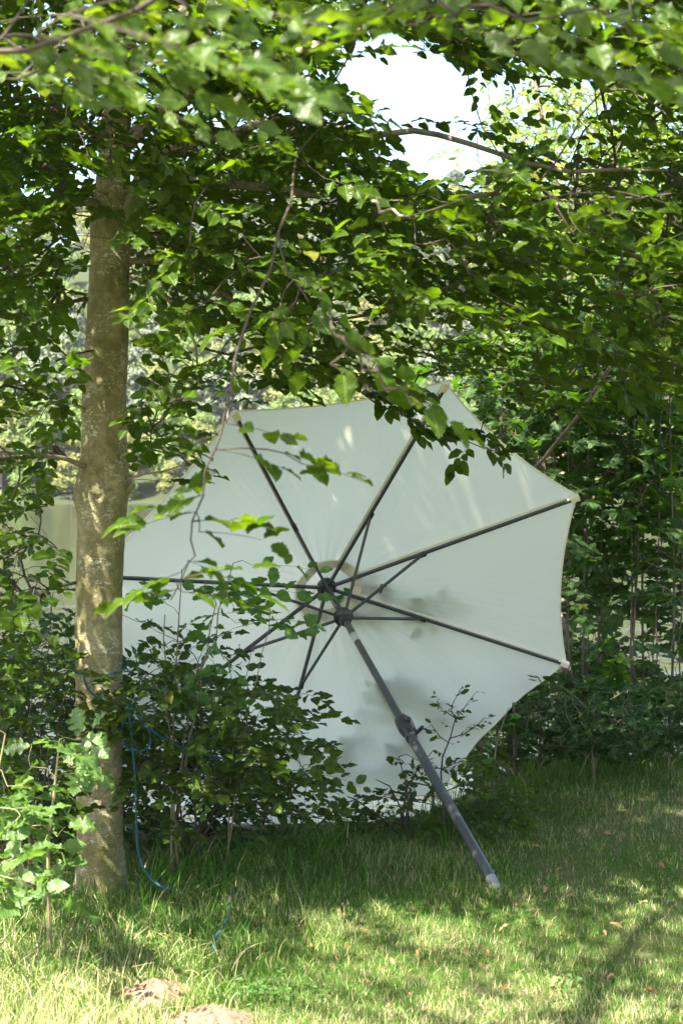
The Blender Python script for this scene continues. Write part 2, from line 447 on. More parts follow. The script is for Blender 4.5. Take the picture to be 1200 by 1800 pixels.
# ------------------------------------------------------------------ leaves
def leaf_shape(kind, rows):
    """unit leaf: base at origin, tip at +Y, face to +Z. returns V, F(tri), UV"""
    if kind in ('maple', 'bramble'):
        nl = 5
        pts = []
        angs = {'maple': [-125, -62, 0, 62, 125], 'bramble': [-110, -55, 0, 55, 110]}[kind]
        lens = {'maple': [.42, .68, .8, .68, .42], 'bramble': [.45, .55, .68, .55, .45]}[kind]
        c = np.array([0, .3])
        pts.append((0.0, 0.02))
        for i in range(nl)[::-1]:
            a = math.radians(angs[i]); l = lens[i]
            d = np.array([math.sin(a), math.cos(a)]); s = np.array([d[1], -d[0]])
            w = .16 if kind == 'maple' else .2
            tip = c + d * l * .88
            tipr = c + d * l * .55 + s * w; tipl = c + d * l * .55 - s * w
            pts += [tuple(tipr), tuple(tip), tuple(tipl)]
            if i > 0:
                a2 = math.radians((angs[i] + angs[i - 1]) / 2)
                pts.append(tuple(c + np.array([math.sin(a2), math.cos(a2)]) * (.28 if kind == 'maple' else .4)))
        pts = np.array(pts)
        V = np.zeros((len(pts) + 1, 3)); V[0, :2] = c; V[1:, :2] = pts
        V[:, 2] = -.22 * (V[:, 0] ** 2) * 1.5 - .15 * (V[:, 1] - .3) ** 2 + .05 * np.sin(V[:, 0] * 9)
        n = len(pts)
        F = np.array([[0, 1 + i, 1 + (i + 1) % n] for i in range(n)])
        F = F[:, ::-1]
        UV = np.stack([V[:, 0] * .6 + .5, V[:, 1]], -1)
        return V, F, UV
    t = (np.arange(rows) + 1) / (rows + 1)
    if kind == 'oak':
        w = .27 * np.sin(np.pi * t ** 1.15) ** .8 * (1 + .42 * np.sin(t * np.pi * 2 * 3.6 + .4)) + .02
    elif kind == 'elm':
        w = .31 * np.sin(np.pi * t ** .85) ** .85 * (1 + (.12 if rows > 6 else 0) * np.where(np.arange(rows) % 2, 1, -1))
    elif kind == 'ash':
        w = .17 * np.sin(np.pi * t ** .9)
    else:
        w = .30 * np.sin(np.pi * t ** .9) ** .8 * (1 + (.12 if rows > 6 else 0) * np.where(np.arange(rows) % 2, 1, -1))
    mid = np.stack([0 * t, t, -.16 * t ** 2 * 1.0], -1)
    yo = -.03 if rows > 6 else 0
    fold = .30
    wave = .05 * np.sin(t * 14)
    l = np.stack([-w, t + yo * (np.arange(rows) % 2), mid[:, 2] + w * fold + wave * (w / .3)], -1)
    r = np.stack([w, t + yo * (np.arange(rows) % 2), mid[:, 2] + w * fold - wave * (w / .3)], -1)
    V = np.vstack([[[0, 0, 0]], l, mid, r, [[0, 1, -.17]]])
    L0, M0, R0, T = 1, 1 + rows, 1 + 2 * rows, 1 + 3 * rows
    F = [(0, M0, L0), (0, R0, M0)]
    for i in range(rows - 1):
        F += [(L0 + i, M0 + i, M0 + i + 1), (L0 + i, M0 + i + 1, L0 + i + 1), (M0 + i, R0 + i, R0 + i + 1), (M0 + i, R0 + i + 1, M0 + i + 1)]
    F += [(L0 + rows - 1, M0 + rows - 1, T), (M0 + rows - 1, R0 + rows - 1, T)]
    UV = np.stack([V[:, 0] + .5, V[:, 1]], -1)
    return V, np.array(F), UV
_leaf_cache = {}
def leaf_data(kind, rows, mat):
    k = (kind, rows, mat)
    if k not in _leaf_cache:
        V, F, UV = leaf_shape(kind, rows)
        _leaf_cache[k] = (V, F, UV, mesh_np(kind + '_leaf', V, [F], M[mat], uv=UV))
    return _leaf_cache[k]
def join_leaves(name, pos, rot, size, kind, rows, mat):
    """rot (n,3,3) columns X,Y,Z"""
    V, F, UV, _ = leaf_data(kind, rows, mat)
    n = len(pos)
    P = np.einsum('nij,vj->nvi', rot, V) * size[:, None, None] + pos[:, None]
    Fi = (F[None] + (np.arange(n) * len(V))[:, None, None]).reshape(-1, 3)
    r = np.repeat(rng.random(n), len(V))
    return mesh_np(name, P.reshape(-1, 3), [Fi], M[mat], uv=np.tile(UV, (n, 1)), rnd=r)

def sprays_to_leaves(P, D, k=9, length=.28, size=.065, spread=52, tilt=.38, droop=.25, opposite=False, up=None, jit=.5):
    """P (n,3) spray base, D (n,3) direction -> leaf pos/rot/size and twig paths"""
    n = len(P)
    D = unit(D)
    U = np.tile([0, 0, 1.0], (n, 1)) if up is None else unit(np.tile(up, (n, 1)))
    Nn = unit(U + rng.normal(0, tilt, (n, 3)))
    S = unit(np.cross(D, Nn)); Nn = unit(np.cross(S, D))
    ln = np.asarray(length) * rng.uniform(.7, 1.25, n)
    t = (np.arange(k) + .6) / k
    if opposite: t = (np.repeat(np.arange((k + 1) // 2), 2)[:k] + .6) / ((k + 1) // 2)
    zig = .03 * np.where(np.arange(k) % 2, 1, -1)
    path = P[:, None] + D[:, None] * (t[None, :, None] * ln[:, None, None]) - np.array([0, 0, 1.0]) * (droop * ln[:, None] * t[None] ** 2)[..., None]
    side = np.where(np.arange(k) % 2, 1.0, -1.0)[None] * np.ones((n, 1))
    a = np.radians(spread + rng.normal(0, 13, (n, k)) - 18 * t[None]); a[:, -1] *= .25
    dirs = np.cos(a)[..., None] * D[:, None] + (side * np.sin(a))[..., None] * S[:, None]
    dirs = unit(dirs + rng.normal(0, .16, (n, k, 3)) - np.array([0, 0, .10]))
    nn = Nn[:, None] + rng.normal(0, jit, (n, k, 3))
    X = unit(np.cross(dirs, nn)); Z = np.cross(X, dirs)
    rot = np.stack([X, dirs, Z], -1)
    sz = size * rng.uniform(.6, 1.2, (n, k)) * (1 - .25 * np.abs(t[None] - .55))
    pos = path + dirs * .006
    tw = np.concatenate([P[:, None], path], 1)
    return pos.reshape(-1, 3), rot.reshape(-1, 3, 3), sz.ravel(), tw

def grow(name, label, cat, limbs, targets, dirs, leaf, mat, base=None, group=None, rows=5, size=.065, k=9, length=.28,
         n_single=300, wood='twig', limb_wood='limb', seg=.14, r_tip=.0013, alpha=.30, trunk=None, branch_name='branch', opposite=False, sparse=None,
         tilt=.38, droop=.25, gravity=.06, jit=.5, rows_single=11, up=None, keep=None, spread=52):
    """skeleton from explicit limbs [(points, radii)], every target joined to the nearest wood, a leafy spray at each"""
    root = thing(name, label, cat, base if base is not None else limbs[0][0][0], group)
    O = np.array(root.location)
    nodes = []; par = []; plen = []; rad0 = []
    chains = []
    def add_chain(pts, parent, rr=None):
        prev = parent; ids = []
        for i, p in enumerate(pts):
            nodes.append(p); par.append(prev)
            plen.append((plen[prev] + np.linalg.norm(p - nodes[prev])) if prev >= 0 else 0.0)
            rad0.append(rr[i] if rr is not None else 0.0)
            prev = len(nodes) - 1; ids.append(prev)
        chains.append(([parent] if parent >= 0 else []) + ids)
        return ids
    nlimb = 0
    for li, (pts, rr) in enumerate(limbs):
        pts = np.asarray(pts, float)
        L = np.linalg.norm(np.diff(pts, axis=0), axis=1).sum()
        n = max(4, int(L / seg))
        sp = smooth_path(pts, n); r = np.interp(np.linspace(0, 1, n), np.linspace(0, 1, len(rr)), rr)
        if li > 0 or trunk is not None: sp[1:-1] += rng.normal(0, .008, (n - 2, 3))
        if li == 0: add_chain(sp, -1, r)
        else:
            d = np.linalg.norm(np.array(nodes) - sp[0], axis=1); add_chain(sp, int(np.argmin(d)), r)
    nlimb = len(chains)
    T = np.asarray(targets, float)
    if len(T):
        arr = np.zeros((len(nodes) + len(T) * 14, 3)); pl = np.zeros(len(arr)); cnt = len(nodes)
        arr[:cnt] = nodes; pl[:cnt] = plen
        d0 = np.min(np.linalg.norm(T[:, None] - arr[None, :cnt], axis=2), axis=1) if len(T) * cnt < 4e6 else np.array([np.min(np.linalg.norm(arr[:cnt] - t, axis=1)) for t in T])
        for ti in np.argsort(d0):
            t = T[ti]
            v = t - arr[:cnt]; dd = np.linalg.norm(v, axis=1)
            cost = dd * (1 + .35 * np.abs(v[:, 2]) / (dd + .05)) + alpha * .3 * pl[:cnt]
            j = int(np.argmin(cost)); dist = dd[j]
            m = int(np.clip(dist / seg, 2, 12))
            u = np.linspace(0, 1, m + 1)[1:, None]
            a = arr[j]; pj = par[j]
            tang = unit(a - arr[pj]) if pj >= 0 else np.array([0, 0, 1.0])
            c = a + tang * dist * .2 + (t - a) * .2 + np.array([0, 0, gravity * dist])
            pts = (1 - u) ** 2 * a + 2 * u * (1 - u) * c + u ** 2 * t
            pts[:-1] += rng.normal(0, .006 * min(1, dist * 2), (m, 3))[:-1] if m > 1 else 0
            ids = add_chain(list(pts), j)
            arr[cnt:cnt + m] = pts; pl[cnt:cnt + m] = plen[cnt:cnt + m]; cnt += m
    NN = np.array(nodes); cntl = np.zeros(len(NN))
    ends = [c[-1] for c in chains[nlimb:]]
    for e in ends: cntl[e] += 1
    for i in range(len(NN) - 1, -1, -1):
        if par[i] >= 0: cntl[par[i]] += cntl[i]
    rp = r_tip * np.maximum(cntl, 1) ** .42
    rad = np.maximum(np.array(rad0), 0); rad = np.where(rad > 0, rad, np.minimum(rp, .03))
    for i in range(len(NN)):       # never thicker than the wood it grows from
        if par[i] >= 0: rad[i] = min(rad[i], rad[par[i]])
    if keep is not None: pass
    # limbs: each its own part
    for ci in range(nlimb):
        ids = chains[ci]
        if ci == 0 and trunk is not None: trunk(root, NN[ids], rad[ids]); continue
        mb = MB(); P = NN[ids]; R = rad[ids].copy()
        if ci > 0 and len(R) > 1: R[0] = R[1] * 1.15
        mb.tube(P, R, 8 if R.max() > .01 else 6)
        mb.build('trunk' if ci == 0 else branch_name, M[limb_wood if R.max() > .008 else wood], root, O)
    # thin wood joined
    VV = []; FF = []; off = 0
    def addtube(P, R, s):
        nonlocal off
        V, F, _ = tube_arrays(P, R, s); VV.append(V); FF.append(F + off); off += len(V)
    for ch in chains[nlimb:]:
        P = NN[ch]; R = rad[ch].copy(); R[0] = min(R[0], R[1] * 1.3 if len(R) > 1 else R[0])
        addtube(P, R, 6 if R.max() > .006 else 4)
    if len(T):
        Dd = unit(np.asarray(dirs, float))
        pos, rot, sz, tw = sprays_to_leaves(T, Dd, k=k, length=length, size=size, opposite=opposite, tilt=tilt, droop=droop, jit=jit, up=up, spread=spread)
        if sparse is not None:
            kk = np.ones(len(pos), bool); kk[sparse[0] * k:] = rng.random(len(pos) - sparse[0] * k) < sparse[1]
            pos, rot, sz = pos[kk], rot[kk], sz[kk]
        for p in tw: addtube(p[::2], np.linspace(r_tip, r_tip * .45, len(p[::2])), 3)
        me = mesh_np('twigs', np.vstack(VV) - O, [np.vstack(FF)], M[wood])
        tag(obj('twigs', me, root), kind='stuff')
        px, py, dep = PX(pos + rot[:, :, 1] * sz[:, None] * .5)
        infr = (px > 0) & (px < 1200) & (py > 0) & (py < 1800) & (dep > .3)
        proj = np.where(infr, sz / np.maximum(dep, .1) * (.35 + np.abs(np.einsum('ni,ni->n', rot[:, :, 2], unit(pos - np.array([0, 0, EYE]))))), -1)
        order = np.argsort(-proj); ns = min(n_single, int((proj > 0).sum()))
        single = order[:ns]; rest = order[ns:]
        if ns:
            lm = leaf_data(leaf, rows_single, mat)[3]
            for i in single:
                o = bpy.data.objects.new('leaf', lm)
                A = np.eye(4); A[:3, :3] = rot[i] * sz[i]; A[:3, 3] = pos[i] - O
                o.parent = root; o.matrix_basis = Matrix(A.tolist())
                C.objects.link(o)
        if len(rest):
            tag(obj('foliage', join_leaves('foliage', pos[rest] - O, rot[rest], sz[rest], leaf, rows, mat), root), kind='stuff')
    return root

COVER = {0: 0, 1: .1, 2: .2, 3: .35, 4: .5, 5: .7, 6: .95, 7: 1.4, 8: 2.1, 9: 3.3}
def cells(rowsmap, x0, y0, step, d_lo, d_hi, area, mult=1.0):
    """rowsmap: strings of digits = leaf cover of each cell; returns spray base points"""
    out = []
    for r, row in enumerate(rowsmap):
        for c, ch in enumerate(row):
            lai = COVER.get(int(ch), 0) * mult if ch.isdigit() else 0
            if lai <= 0: continue
            lo = d_lo(x0 + c * step, y0 + r * step) if callable(d_lo) else d_lo
            hi = d_hi(x0 + c * step, y0 + r * step) if callable(d_hi) else d_hi
            dm = (lo + hi) / 2
            cell = (step / 2500 * dm) ** 2
            n = rng.poisson(lai * cell / area)
            if n == 0: continue
            d = rng.uniform(lo, hi, n)
            out.append(W(x0 + (c + rng.random(n)) * step, y0 + (r + rng.random(n)) * step, d))
    return np.vstack(out) if out else np.zeros((0, 3))
def out_dirs(P, centre, up=.0, noise=.45):
    v = P - np.asarray(centre, float); v[:, 2] = 0
    v = unit(v) + rng.normal(0, noise, v.shape) * np.array([1, 1, .4]); v[:, 2] += up
    return unit(v)
def pl(*pts):
    return np.array([W(a, b, c) for a, b, c in pts])

# ------------------------------------------------------------------ main tree
TD = 5.85
trunk_px = [(182, 1610, .135), (181, 1570, .112), (178, 1500, .096), (176, 1400, .095), (174, 1200, .098), (174, 1050, .098), (178, 930, .099), (181, 850, .107),
            (183, 780, .095), (184, 700, .091), (189, 600, .087), (192, 500, .081), (196, 400, .083), (201, 300, .066), (206, 200, .058), (218, 80, .048), (232, -60, .042), (250, -300, .034), (262, -600, .026), (270, -900, .016)]
def make_trunk(root, P, R):
    O = np.array(root.location)
    pts = np.array([W(a, b, TD) for a, b, c in trunk_px]); rr = np.array([c for _, _, c in trunk_px])
    n = 190; S = 48
    cp = smooth_path(pts, n); cr = np.interp(np.linspace(0, len(rr) - 1, n), np.arange(len(rr)), rr)
    V, F, U = tube_arrays(cp, cr, S)
    V = V.reshape(n, S, 3)
    ang = np.arange(S) / S * 2 * np.pi
    ctr = cp[:, None]
    d = V - ctr
    z = cp[:, 2][:, None]; a = ang[None]
    k = 1 + .025 * np.sin(2 * a + z * 1.3) + .018 * np.sin(3 * a - z * 2.6) + .012 * np.sin(5 * a + z * 7) + .008 * np.sin(z * 38 + 2 * np.sin(a)) + .006 * np.sin(z * 90 + 3 * np.cos(a))
    flare = np.clip(1 - (z - z.min()) / .30, 0, 1) ** 2
    k = k * (1 + flare * .55 * (np.maximum(0, np.sin(3 * a + .8)) ** 1.5))
    N = unit(d)
    for (bx, by, amp, wid) in ((222, 850, .34, .055), (138, 872, .22, .06), (150, 715, .10, .03), (213, 470, .15, .03), (160, 500, .10, .03), (150, 690, .08, .02), (200, 395, .15, .05), (176, 965, .06, .05)):
        c = W(bx, by, TD - .06)
        q = np.linalg.norm(V - c, axis=2)
        k = k + amp * np.exp(-(q / wid) ** 2)
    # sunken knot scars
    for (bx, by, wid) in ((172, 872, .018), (196, 862, .016), (205, 640, .012)):
        c = W(bx, by, TD - .1); q = np.linalg.norm(V - c, axis=2); k = k - .20 * np.exp(-(q / wid) ** 2) + .12 * np.exp(-((q - wid * 1.5) / (wid * .5)) ** 2)
    V = ctr + d * k[..., None]
    me = mesh_np('trunk', V.reshape(-1, 3) - O, [F], M['bark'])
    obj('trunk', me, root)
    for (x0_, y0_, x1_, y1_, r) in ((150, 722, 130, 712, .011), (214, 803, 224, 797, .01), (168, 870, 175, 856, .007), (226, 862, 236, 850, .014)):
        mb = MB(); a_, b_ = W(x0_, y0_, TD - .06), W(x1_, y1_, TD - .12)
        mb.tube([a_, (a_ + b_) / 2 + .004, b_], [r, r * .8, r * .55], 8); mb.build('branch_stub', M['bark'], root, O)

def L(pts, rr): return (pl(*pts), rr)
tp = np.array([W(a, b, TD) for a, b, c in trunk_px])
limbs = [(tp, [c for _, _, c in trunk_px]),
    L([(205, 415, 5.85), (250, 320, 5.85), (285, 250, 5.9), (325, 120, 5.9), (340, 10, 5.9), (330, -200, 6), (300, -500, 6)], [.05, .044, .036, .03, .028, .024, .014]),
    L([(215, 260, 5.85), (330, 170, 5.75), (450, 125, 5.6), (560, 85, 5.5), (645, 40, 5.4), (760, -30, 5.3), (900, -120, 5.3)], [.032, .030, .027, .024, .02, .017, .01]),
    L([(220, 300, 5.85), (400, 232, 5.7), (510, 208, 5.6), (600, 225, 5.5), (700, 230, 5.45), (790, 242, 5.4), (880, 270, 5.3), (1010, 300, 5.2), (1190, 300, 5.1)], [.024, .019, .016, .014, .012, .0105, .009, .008, .005]),
    L([(248, 330, 5.85), (310, 308, 5.8), (420, 325, 5.8), (545, 338, 5.9), (650, 345, 6.0), (760, 350, 6.1), (870, 340, 6.2), (1000, 378, 6.3), (1150, 470, 6.4)], [.026, .022, .019, .016, .014, .012, .010, .008, .005]),
    L([(190, 365, 5.85), (110, 352, 5.6), (60, 388, 5.4), (-10, 430, 5.2), (-120, 470, 5)], [.02, .016, .013, .010, .006]),
    L([(195, 245, 5.85), (120, 215, 5.5), (80, 165, 5.2), (0, 100, 4.9), (-120, 40, 4.6)], [.024, .019, .016, .013, .008]),
    L([(160, 825, 5.8), (100, 808, 5.6), (30, 798, 5.4), (-60, 800, 5.2)], [.012, .009, .007, .004]),
    L([(220, 460, 5.85), (300, 462, 5.9), (400, 520, 6.0), (500, 590, 6.1), (600, 670, 6.2), (700, 722, 6.3), (800, 768, 6.3), (900, 800, 6.3)], [.014, .012, .009, .007, .0055, .0045, .0035, .002]),
    L([(222, 480, 5.85), (285, 515, 5.7), (330, 580, 5.6), (350, 680, 5.5)], [.010, .008, .006, .003]),
    L([(218, 845, 5.8), (270, 832, 5.7), (330, 815, 5.6)], [.007, .005, .003]),
    L([(238, -120, 5.85), (290, -30, 5.6), (335, 25, 5.4), (370, 62, 5.3), (430, 130, 5.2)], [.026, .022, .02, .017, .008]),
    L([(240, -300, 5.85), (420, -380, 5.4), (700, -430, 4.9), (1000, -420, 4.5), (1350, -380, 4.3)], [.03, .027, .022, .017, .01]),
    L([(240, -200, 5.85), (100, -330, 5.3), (-150, -420, 4.7), (-400, -430, 4.4)], [.028, .024, .018, .01]),
]
CROWN = [
    "9999999999999999",
    "9999999999789999",
    "9999999999135899",
    "9999999999618779",
    "9999999999979998",
    "9999999998978999",
    "8886889878887999",
    "7776777877766888",
    "7774766666766766",
    "6675664300000000",
    "7776640000000000",
    "6665300000000000",
]
CROWN[1] = "9999899999998999"
def clo(x, y): return 4.9 if y > 500 and x > 350 else 4.4
def chi(x, y): return 6.9 if y > 480 and x > 350 else 7.6
def erase(P, ex):
    x, y, _ = PX(P); m = np.ones(len(P), bool)
    for (x0, y0, x1, y1, keepf) in ex:
        m &= ~((x > x0) & (x < x1) & (y > y0) & (y < y1) & (rng.random(len(P)) > keepf))
    return P[m]
T1 = cells(CROWN, -200, -100, 100, clo, chi, area=.0060)
T1 = erase(T1, [(610, 75, 700, 215, .03), (690, 95, 800, 165, .03), (700, 165, 845, 300, .10), (740, 290, 800, 325, .1), (640, 60, 720, 110, .15),
                (410, 715, 1200, 1000, .03), (140, 560, 235, 830, .12), (120, 830, 235, 1100, .06), (150, 400, 235, 560, .35), (230, 560, 400, 700, .55), (0, 880, 130, 1000, .5), (235, 850, 420, 1000, .08), (560, 690, 760, 720, .5)])
# along the branch over the parasol
bp = smooth_path(pl((480, 575, 6.1), (600, 668, 6.2), (700, 718, 6.3), (800, 764, 6.3), (880, 792, 6.3)), 40)
bp = bp[::2]; Tb = bp + rng.normal(0, .02, bp.shape)
Tb2 = smooth_path(pl((560, 640, 6.1), (690, 690, 6.2), (760, 745, 6.25)), 5) + rng.normal(0, .02, (5, 3))
# crown above the frame, over the lawn (shades it)
n = 4400
Ta = np.stack([rng.uniform(-3.6, 3.4, n), rng.uniform(4.0, 8.0, n), rng.uniform(3.9, 6.3, n)], -1)
_, pya, _ = PX(Ta); Ta = Ta[pya < -60]
LIT = [(-200, 1650, 430, 1900, .04), (430, 1740, 1300, 1900, .3), (580, 1600, 900, 1680, .15), (600, 1680, 820, 1740, .35), (1090, 1500, 1250, 1640, .12), (1000, 1370, 1250, 1450, .25), (860, 1480, 960, 1530, .5), (300, 1540, 470, 1640, .35)]
def open_to_sun(P):
    Q = P.copy()
    for _ in range(4): Q = P - SUN * ((P[:, 2] - gz(Q[:, 0], Q[:, 1])) / SUN[2])[:, None]
    x, y, _ = PX(Q); x = x + rng.normal(0, 14, len(x)); y = y + rng.normal(0, 10, len(x)); m = np.ones(len(P), bool)
    for (a, b, c, d, kf) in LIT: m &= ~((x > a) & (x < c) & (y > b) & (y < d) & (rng.random(len(P)) > kf))
    return P[m]
Ta = open_to_sun(Ta)
fg = []
fd = []
def fsp(x, y, d, dx, dy, dz=0.0):
    fg.append(W(x, y, d)); fd.append([dx, dz, dy])
# mid right
for i in range(14):
    x = rng.uniform(820, 1220); y = rng.uniform(290, 440)
    fsp(x, y, rng.uniform(3.6, 4.4), rng.choice([-1, 1]) * .8, rng.uniform(-.2, .1), rng.uniform(-.5, .3))
for i in range(7):
    fsp(rng.uniform(640, 800), rng.uniform(340, 440), rng.uniform(4.0, 4.7), -.8, rng.uniform(-.2, .1), rng.uniform(-.4, .4))
# centre
for x, y in ((505, 480), (520, 530), (480, 560), (545, 560), (560, 500)): fsp(x, y, 3.6, rng.uniform(-.2, .9), -.2, rng.uniform(-.3, .3))
for x, y in ((585, 585), (612, 612), (640, 640), (580, 640), (668, 664)): fsp(x, y, 2.9, .85, -.4, 0)
# hanging twig and its side shoots
hang = pl((510, 212, 5.6), (520, 250, 4.9), (515, 330, 4.2), (490, 450, 3.5), (420, 620, 3.25), (402, 700, 3.2), (385, 760, 3.2), (356, 850, 3.2), (345, 930, 3.2), (325, 1000, 3.2), (300, 1055, 3.2))
for (x, y, dx, dz) in ((405, 690, -.6, 0), (400, 745, .9, -.1), (385, 790, .6, -.1), (470, 790, .9, -.15), (530, 815, .95, -.15), (380, 830, -.2, -.1), (360, 870, -.6, -.1),
                       (350, 915, .8, .05), (350, 935, .9, 0), (345, 900, -.9, -.1), (320, 1005, -.7, -.25), (310, 1020, .3, .1), (315, 1035, -.5, -.1), (330, 985, .6, -.2), (320, 1040, .5, -.05)):
    fsp(x, y, 3.2, dx, dz, rng.uniform(-.2, .2))
mg, md = np.array(fg), unit(np.array(fd))
T_all = np.vstack([T1, Tb, Tb2, Ta, mg])
D_all = out_dirs(T_all, W(195, 300, TD), up=-.08)
D_all[len(T1):len(T1) + len(Tb)] = unit(np.array([.9, 0, -.3]) + rng.normal(0, .4, (len(Tb), 3)))
D_all[-len(mg):] = md
spray_len = np.full(len(T_all), .27); spray_len[-len(mg):] = .15; spray_len[len(T1):len(T1) + len(Tb) + len(Tb2)] = .12
limbs.append((hang, np.interp(np.linspace(0, 1, len(hang)), [0, 1], [.0045, .0014])))
limbs.append(L([(880, 270, 5.3), (900, 300, 4.7), (960, 340, 4.4), (1040, 350, 4.1), (1180, 340, 3.9)], [.006, .005, .004, .003, .002]))
limbs.append(L([(600, 340, 5.9), (610, 330, 5.0), (660, 360, 4.2), (720, 380, 3.8)], [.010, .007, .005, .003]))
limbs.append(L([(560, 470, 5.3), (572, 530, 4.0), (590, 590, 2.9), (640, 640, 2.8), (700, 695, 2.8), (745, 714, 2.8)], [.005, .004, .0034, .0028, .0022, .0015]))
SKYGAP = [(612, 62, 720, 200, .05), (700, 100, 815, 222, .10), (722, 235, 800, 325, .08), (400, 712, 560, 1000, .03), (560, 728, 760, 1000, 0), (755, 665, 880, 1000, .08), (870, 740, 960, 1000, .06), (940, 820, 1020, 1100, 0), (330, 860, 420, 990, .3), (152, 430, 228, 810, .22), (140, 850, 222, 1120, .12)]
SPOTS = np.array([W(*q) for q in ((172, 700, 5.75), (190, 760, 5.75), (180, 620, 5.75), (160, 1015, 5.75), (182, 1060, 5.75), (178, 930, 5.75), (176, 540, 5.75), (176, 1230, 5.75), (185, 1490, 5.75), (702, 1275, 7.1), (790, 1400, 6.6), (850, 1530, 6.15), (755, 1350, 6.8))])
def sun_gap(T, D):
    m = np.ones(len(T), bool)
    for f_ in (0, .14, .26):
        Q = T + unit(D) * f_
        for p_ in SPOTS:
            v = Q - p_; t_ = v @ SUN; m &= ~((t_ > .15) & (np.linalg.norm(v - t_[:, None] * SUN, axis=1) < .045) & (rng.random(len(T)) < .7))
    return m
def tip_clear(T, D, ln, zones):
    m = np.ones(len(T), bool); rr = rng.random(len(T))
    for f_ in (0, .5, 1.0):
        x, y, dd = PX(T + unit(D) * (np.asarray(ln) * f_)[:, None] - np.array([0, 0, .05]) * f_)
        for (a, b, c, d, kf) in zones: m &= ~((dd > 0) & (x > a) & (x < c) & (y > b) & (y < d) & (rr > kf))
    return m
mk = tip_clear(T_all, D_all, spray_len, SKYGAP); mk &= sun_gap(T_all, D_all)
mk[-len(mg):] = True; mk[len(T1):len(T1) + len(Tb) + len(Tb2)] = True
nmg = len(mg); T_all, D_all, spray_len = T_all[mk], D_all[mk], spray_len[mk]
root = grow('hornbeam_tree', 'tall tree with lichen-flecked olive trunk at left, its branches spreading over the white parasol', 'tree', limbs, T_all, D_all,
            'hornbeam', 'hornbeam', base=W(182, 1600, TD), trunk=make_trunk, rows=5, size=.078, n_single=300, tilt=.28, jit=.36, droop=.16, length=spray_len, sparse=(len(T_all) - nmg, .45))

# ------------------------------------------------------------------ overhanging tree behind the camera
def shade_targets():
    _ = [(-50, 1660, 430, 1850), (430, 1740, 1250, 1850), (580, 1600, 900, 1680), (600, 1680, 820, 1740), (1090, 1500, 1250, 1640), (1000, 1370, 1250, 1450), (860, 1480, 960, 1530), (300, 1540, 470, 1640)]
    n = 5200
    G = np.stack([rng.uniform(-2.6, 3.2, n), rng.uniform(3.6, 10.5, n)], -1)
    P = np.stack([G[:, 0], G[:, 1], gz(G[:, 0], G[:, 1])], -1)
    P = open_to_sun(P)
    t = rng.uniform(4.6, 7.5, len(P))
    Q = P + SUN * t[:, None]
    _, py, dep = PX(Q)
    ok = ((py < -90) | (dep < .2)) & (Q[:, 1] < 6.5)
    return Q[ok]
Ts = shade_targets()
Ts = Ts[rng.permutation(len(Ts))[:2600]]
def fore(cells_, d, jitter=.12):
    out = []
    for (x, y) in cells_: out.append(W(x, y, d + rng.uniform(-jitter, jitter)))
    return np.array(out)
fg = []
fd = []
def fsp(x, y, d, dx, dy, dz=0.0):
    fg.append(W(x, y, d)); fd.append([dx, dz, dy])
# top left, near and soft
for i in range(24):
    x, y = rng.uniform(-60, 400), rng.uniform(-60, 240) * (1 if rng.random() < .6 else .6)
    if x > 300 and y > 120 and rng.random() < .5: continue
    fsp(x, y, rng.uniform(2.1, 3.3), .9, rng.uniform(-.35, .15), rng.uniform(-.5, .5))
for x, y in ((120, 25), (200, 50), (270, 75), (60, 60), (330, 150), (380, 190), (300, 190)): fsp(x, y, 2.0, .95, -.15, .1)
# top right, sunlit
for i in range(16):
    x = rng.uniform(700, 1130); y = rng.uniform(-60, 50) + (x - 700) * .13
    fsp(x, y, rng.uniform(2.4, 2.9), .8 * rng.choice([-1, 1]), rng.uniform(-.3, .1), rng.uniform(-.4, .4))
for x, y in ((880, 90), (930, 100), (980, 120), (1030, 120), (800, 50), (1010, 20)): fsp(x, y, 2.5, .9, -.1, 0)
fg = np.array(fg); fd = np.array(fd)
tx, ty = -1.3, -1.7
tb = np.array([tx, ty, float(gz(tx, ty))])
l0 = np.array([tb, tb + [0, .05, 1.5], tb + [.1, .1, 3.0], tb + [.15, .2, 4.5], tb + [.2, .3, 6.5]])
olimbs = [(l0, [.17, .14, .12, .09, .04]),
    (np.array([tb + [.1, .1, 3.0], [-1.0, .2, 3.7], [-.4, 2.0, 4.1], [.6, 2.7, 4.2], [1.9, 3.1, 4.1]]), [.05, .042, .032, .022, .012]),
    (np.array([tb + [.12, .15, 3.8], [-1.7, 1.2, 4.9], [-.9, 3.0, 5.4], [.6, 4.6, 5.7]]), [.06, .045, .03, .014]),
    (np.array([tb + [.1, .1, 2.6], [-1.4, .6, 3.1], [-1.2, 1.6, 3.1], [-.7, 2.2, 2.95]]), [.03, .024, .014, .006]),
    ]
To = np.vstack([Ts, fg]); Do = np.vstack([out_dirs(Ts, [tx, ty, 4]), unit(fd)])
mk = tip_clear(To, Do, np.full(len(To), .25), [(600, 90, 850, 330, 0), (470, 260, 1200, 1800, 0)]) & sun_gap(To, Do); To, Do = To[mk], Do[mk]
grow('overhanging_tree', 'near tree whose soft sunlit sprays hang into the top of the picture, nearest the viewer', 'tree', olimbs, To, Do,
     'hornbeam', 'fore', base=tb, rows=5, size=.064, k=9, length=.25, n_single=300, limb_wood='limb', tilt=.35, jit=.42, droop=.2, r_tip=.0012, alpha=.45, seg=.2,
     up=(SUN * .5 + np.array([0, -.25, .75])))

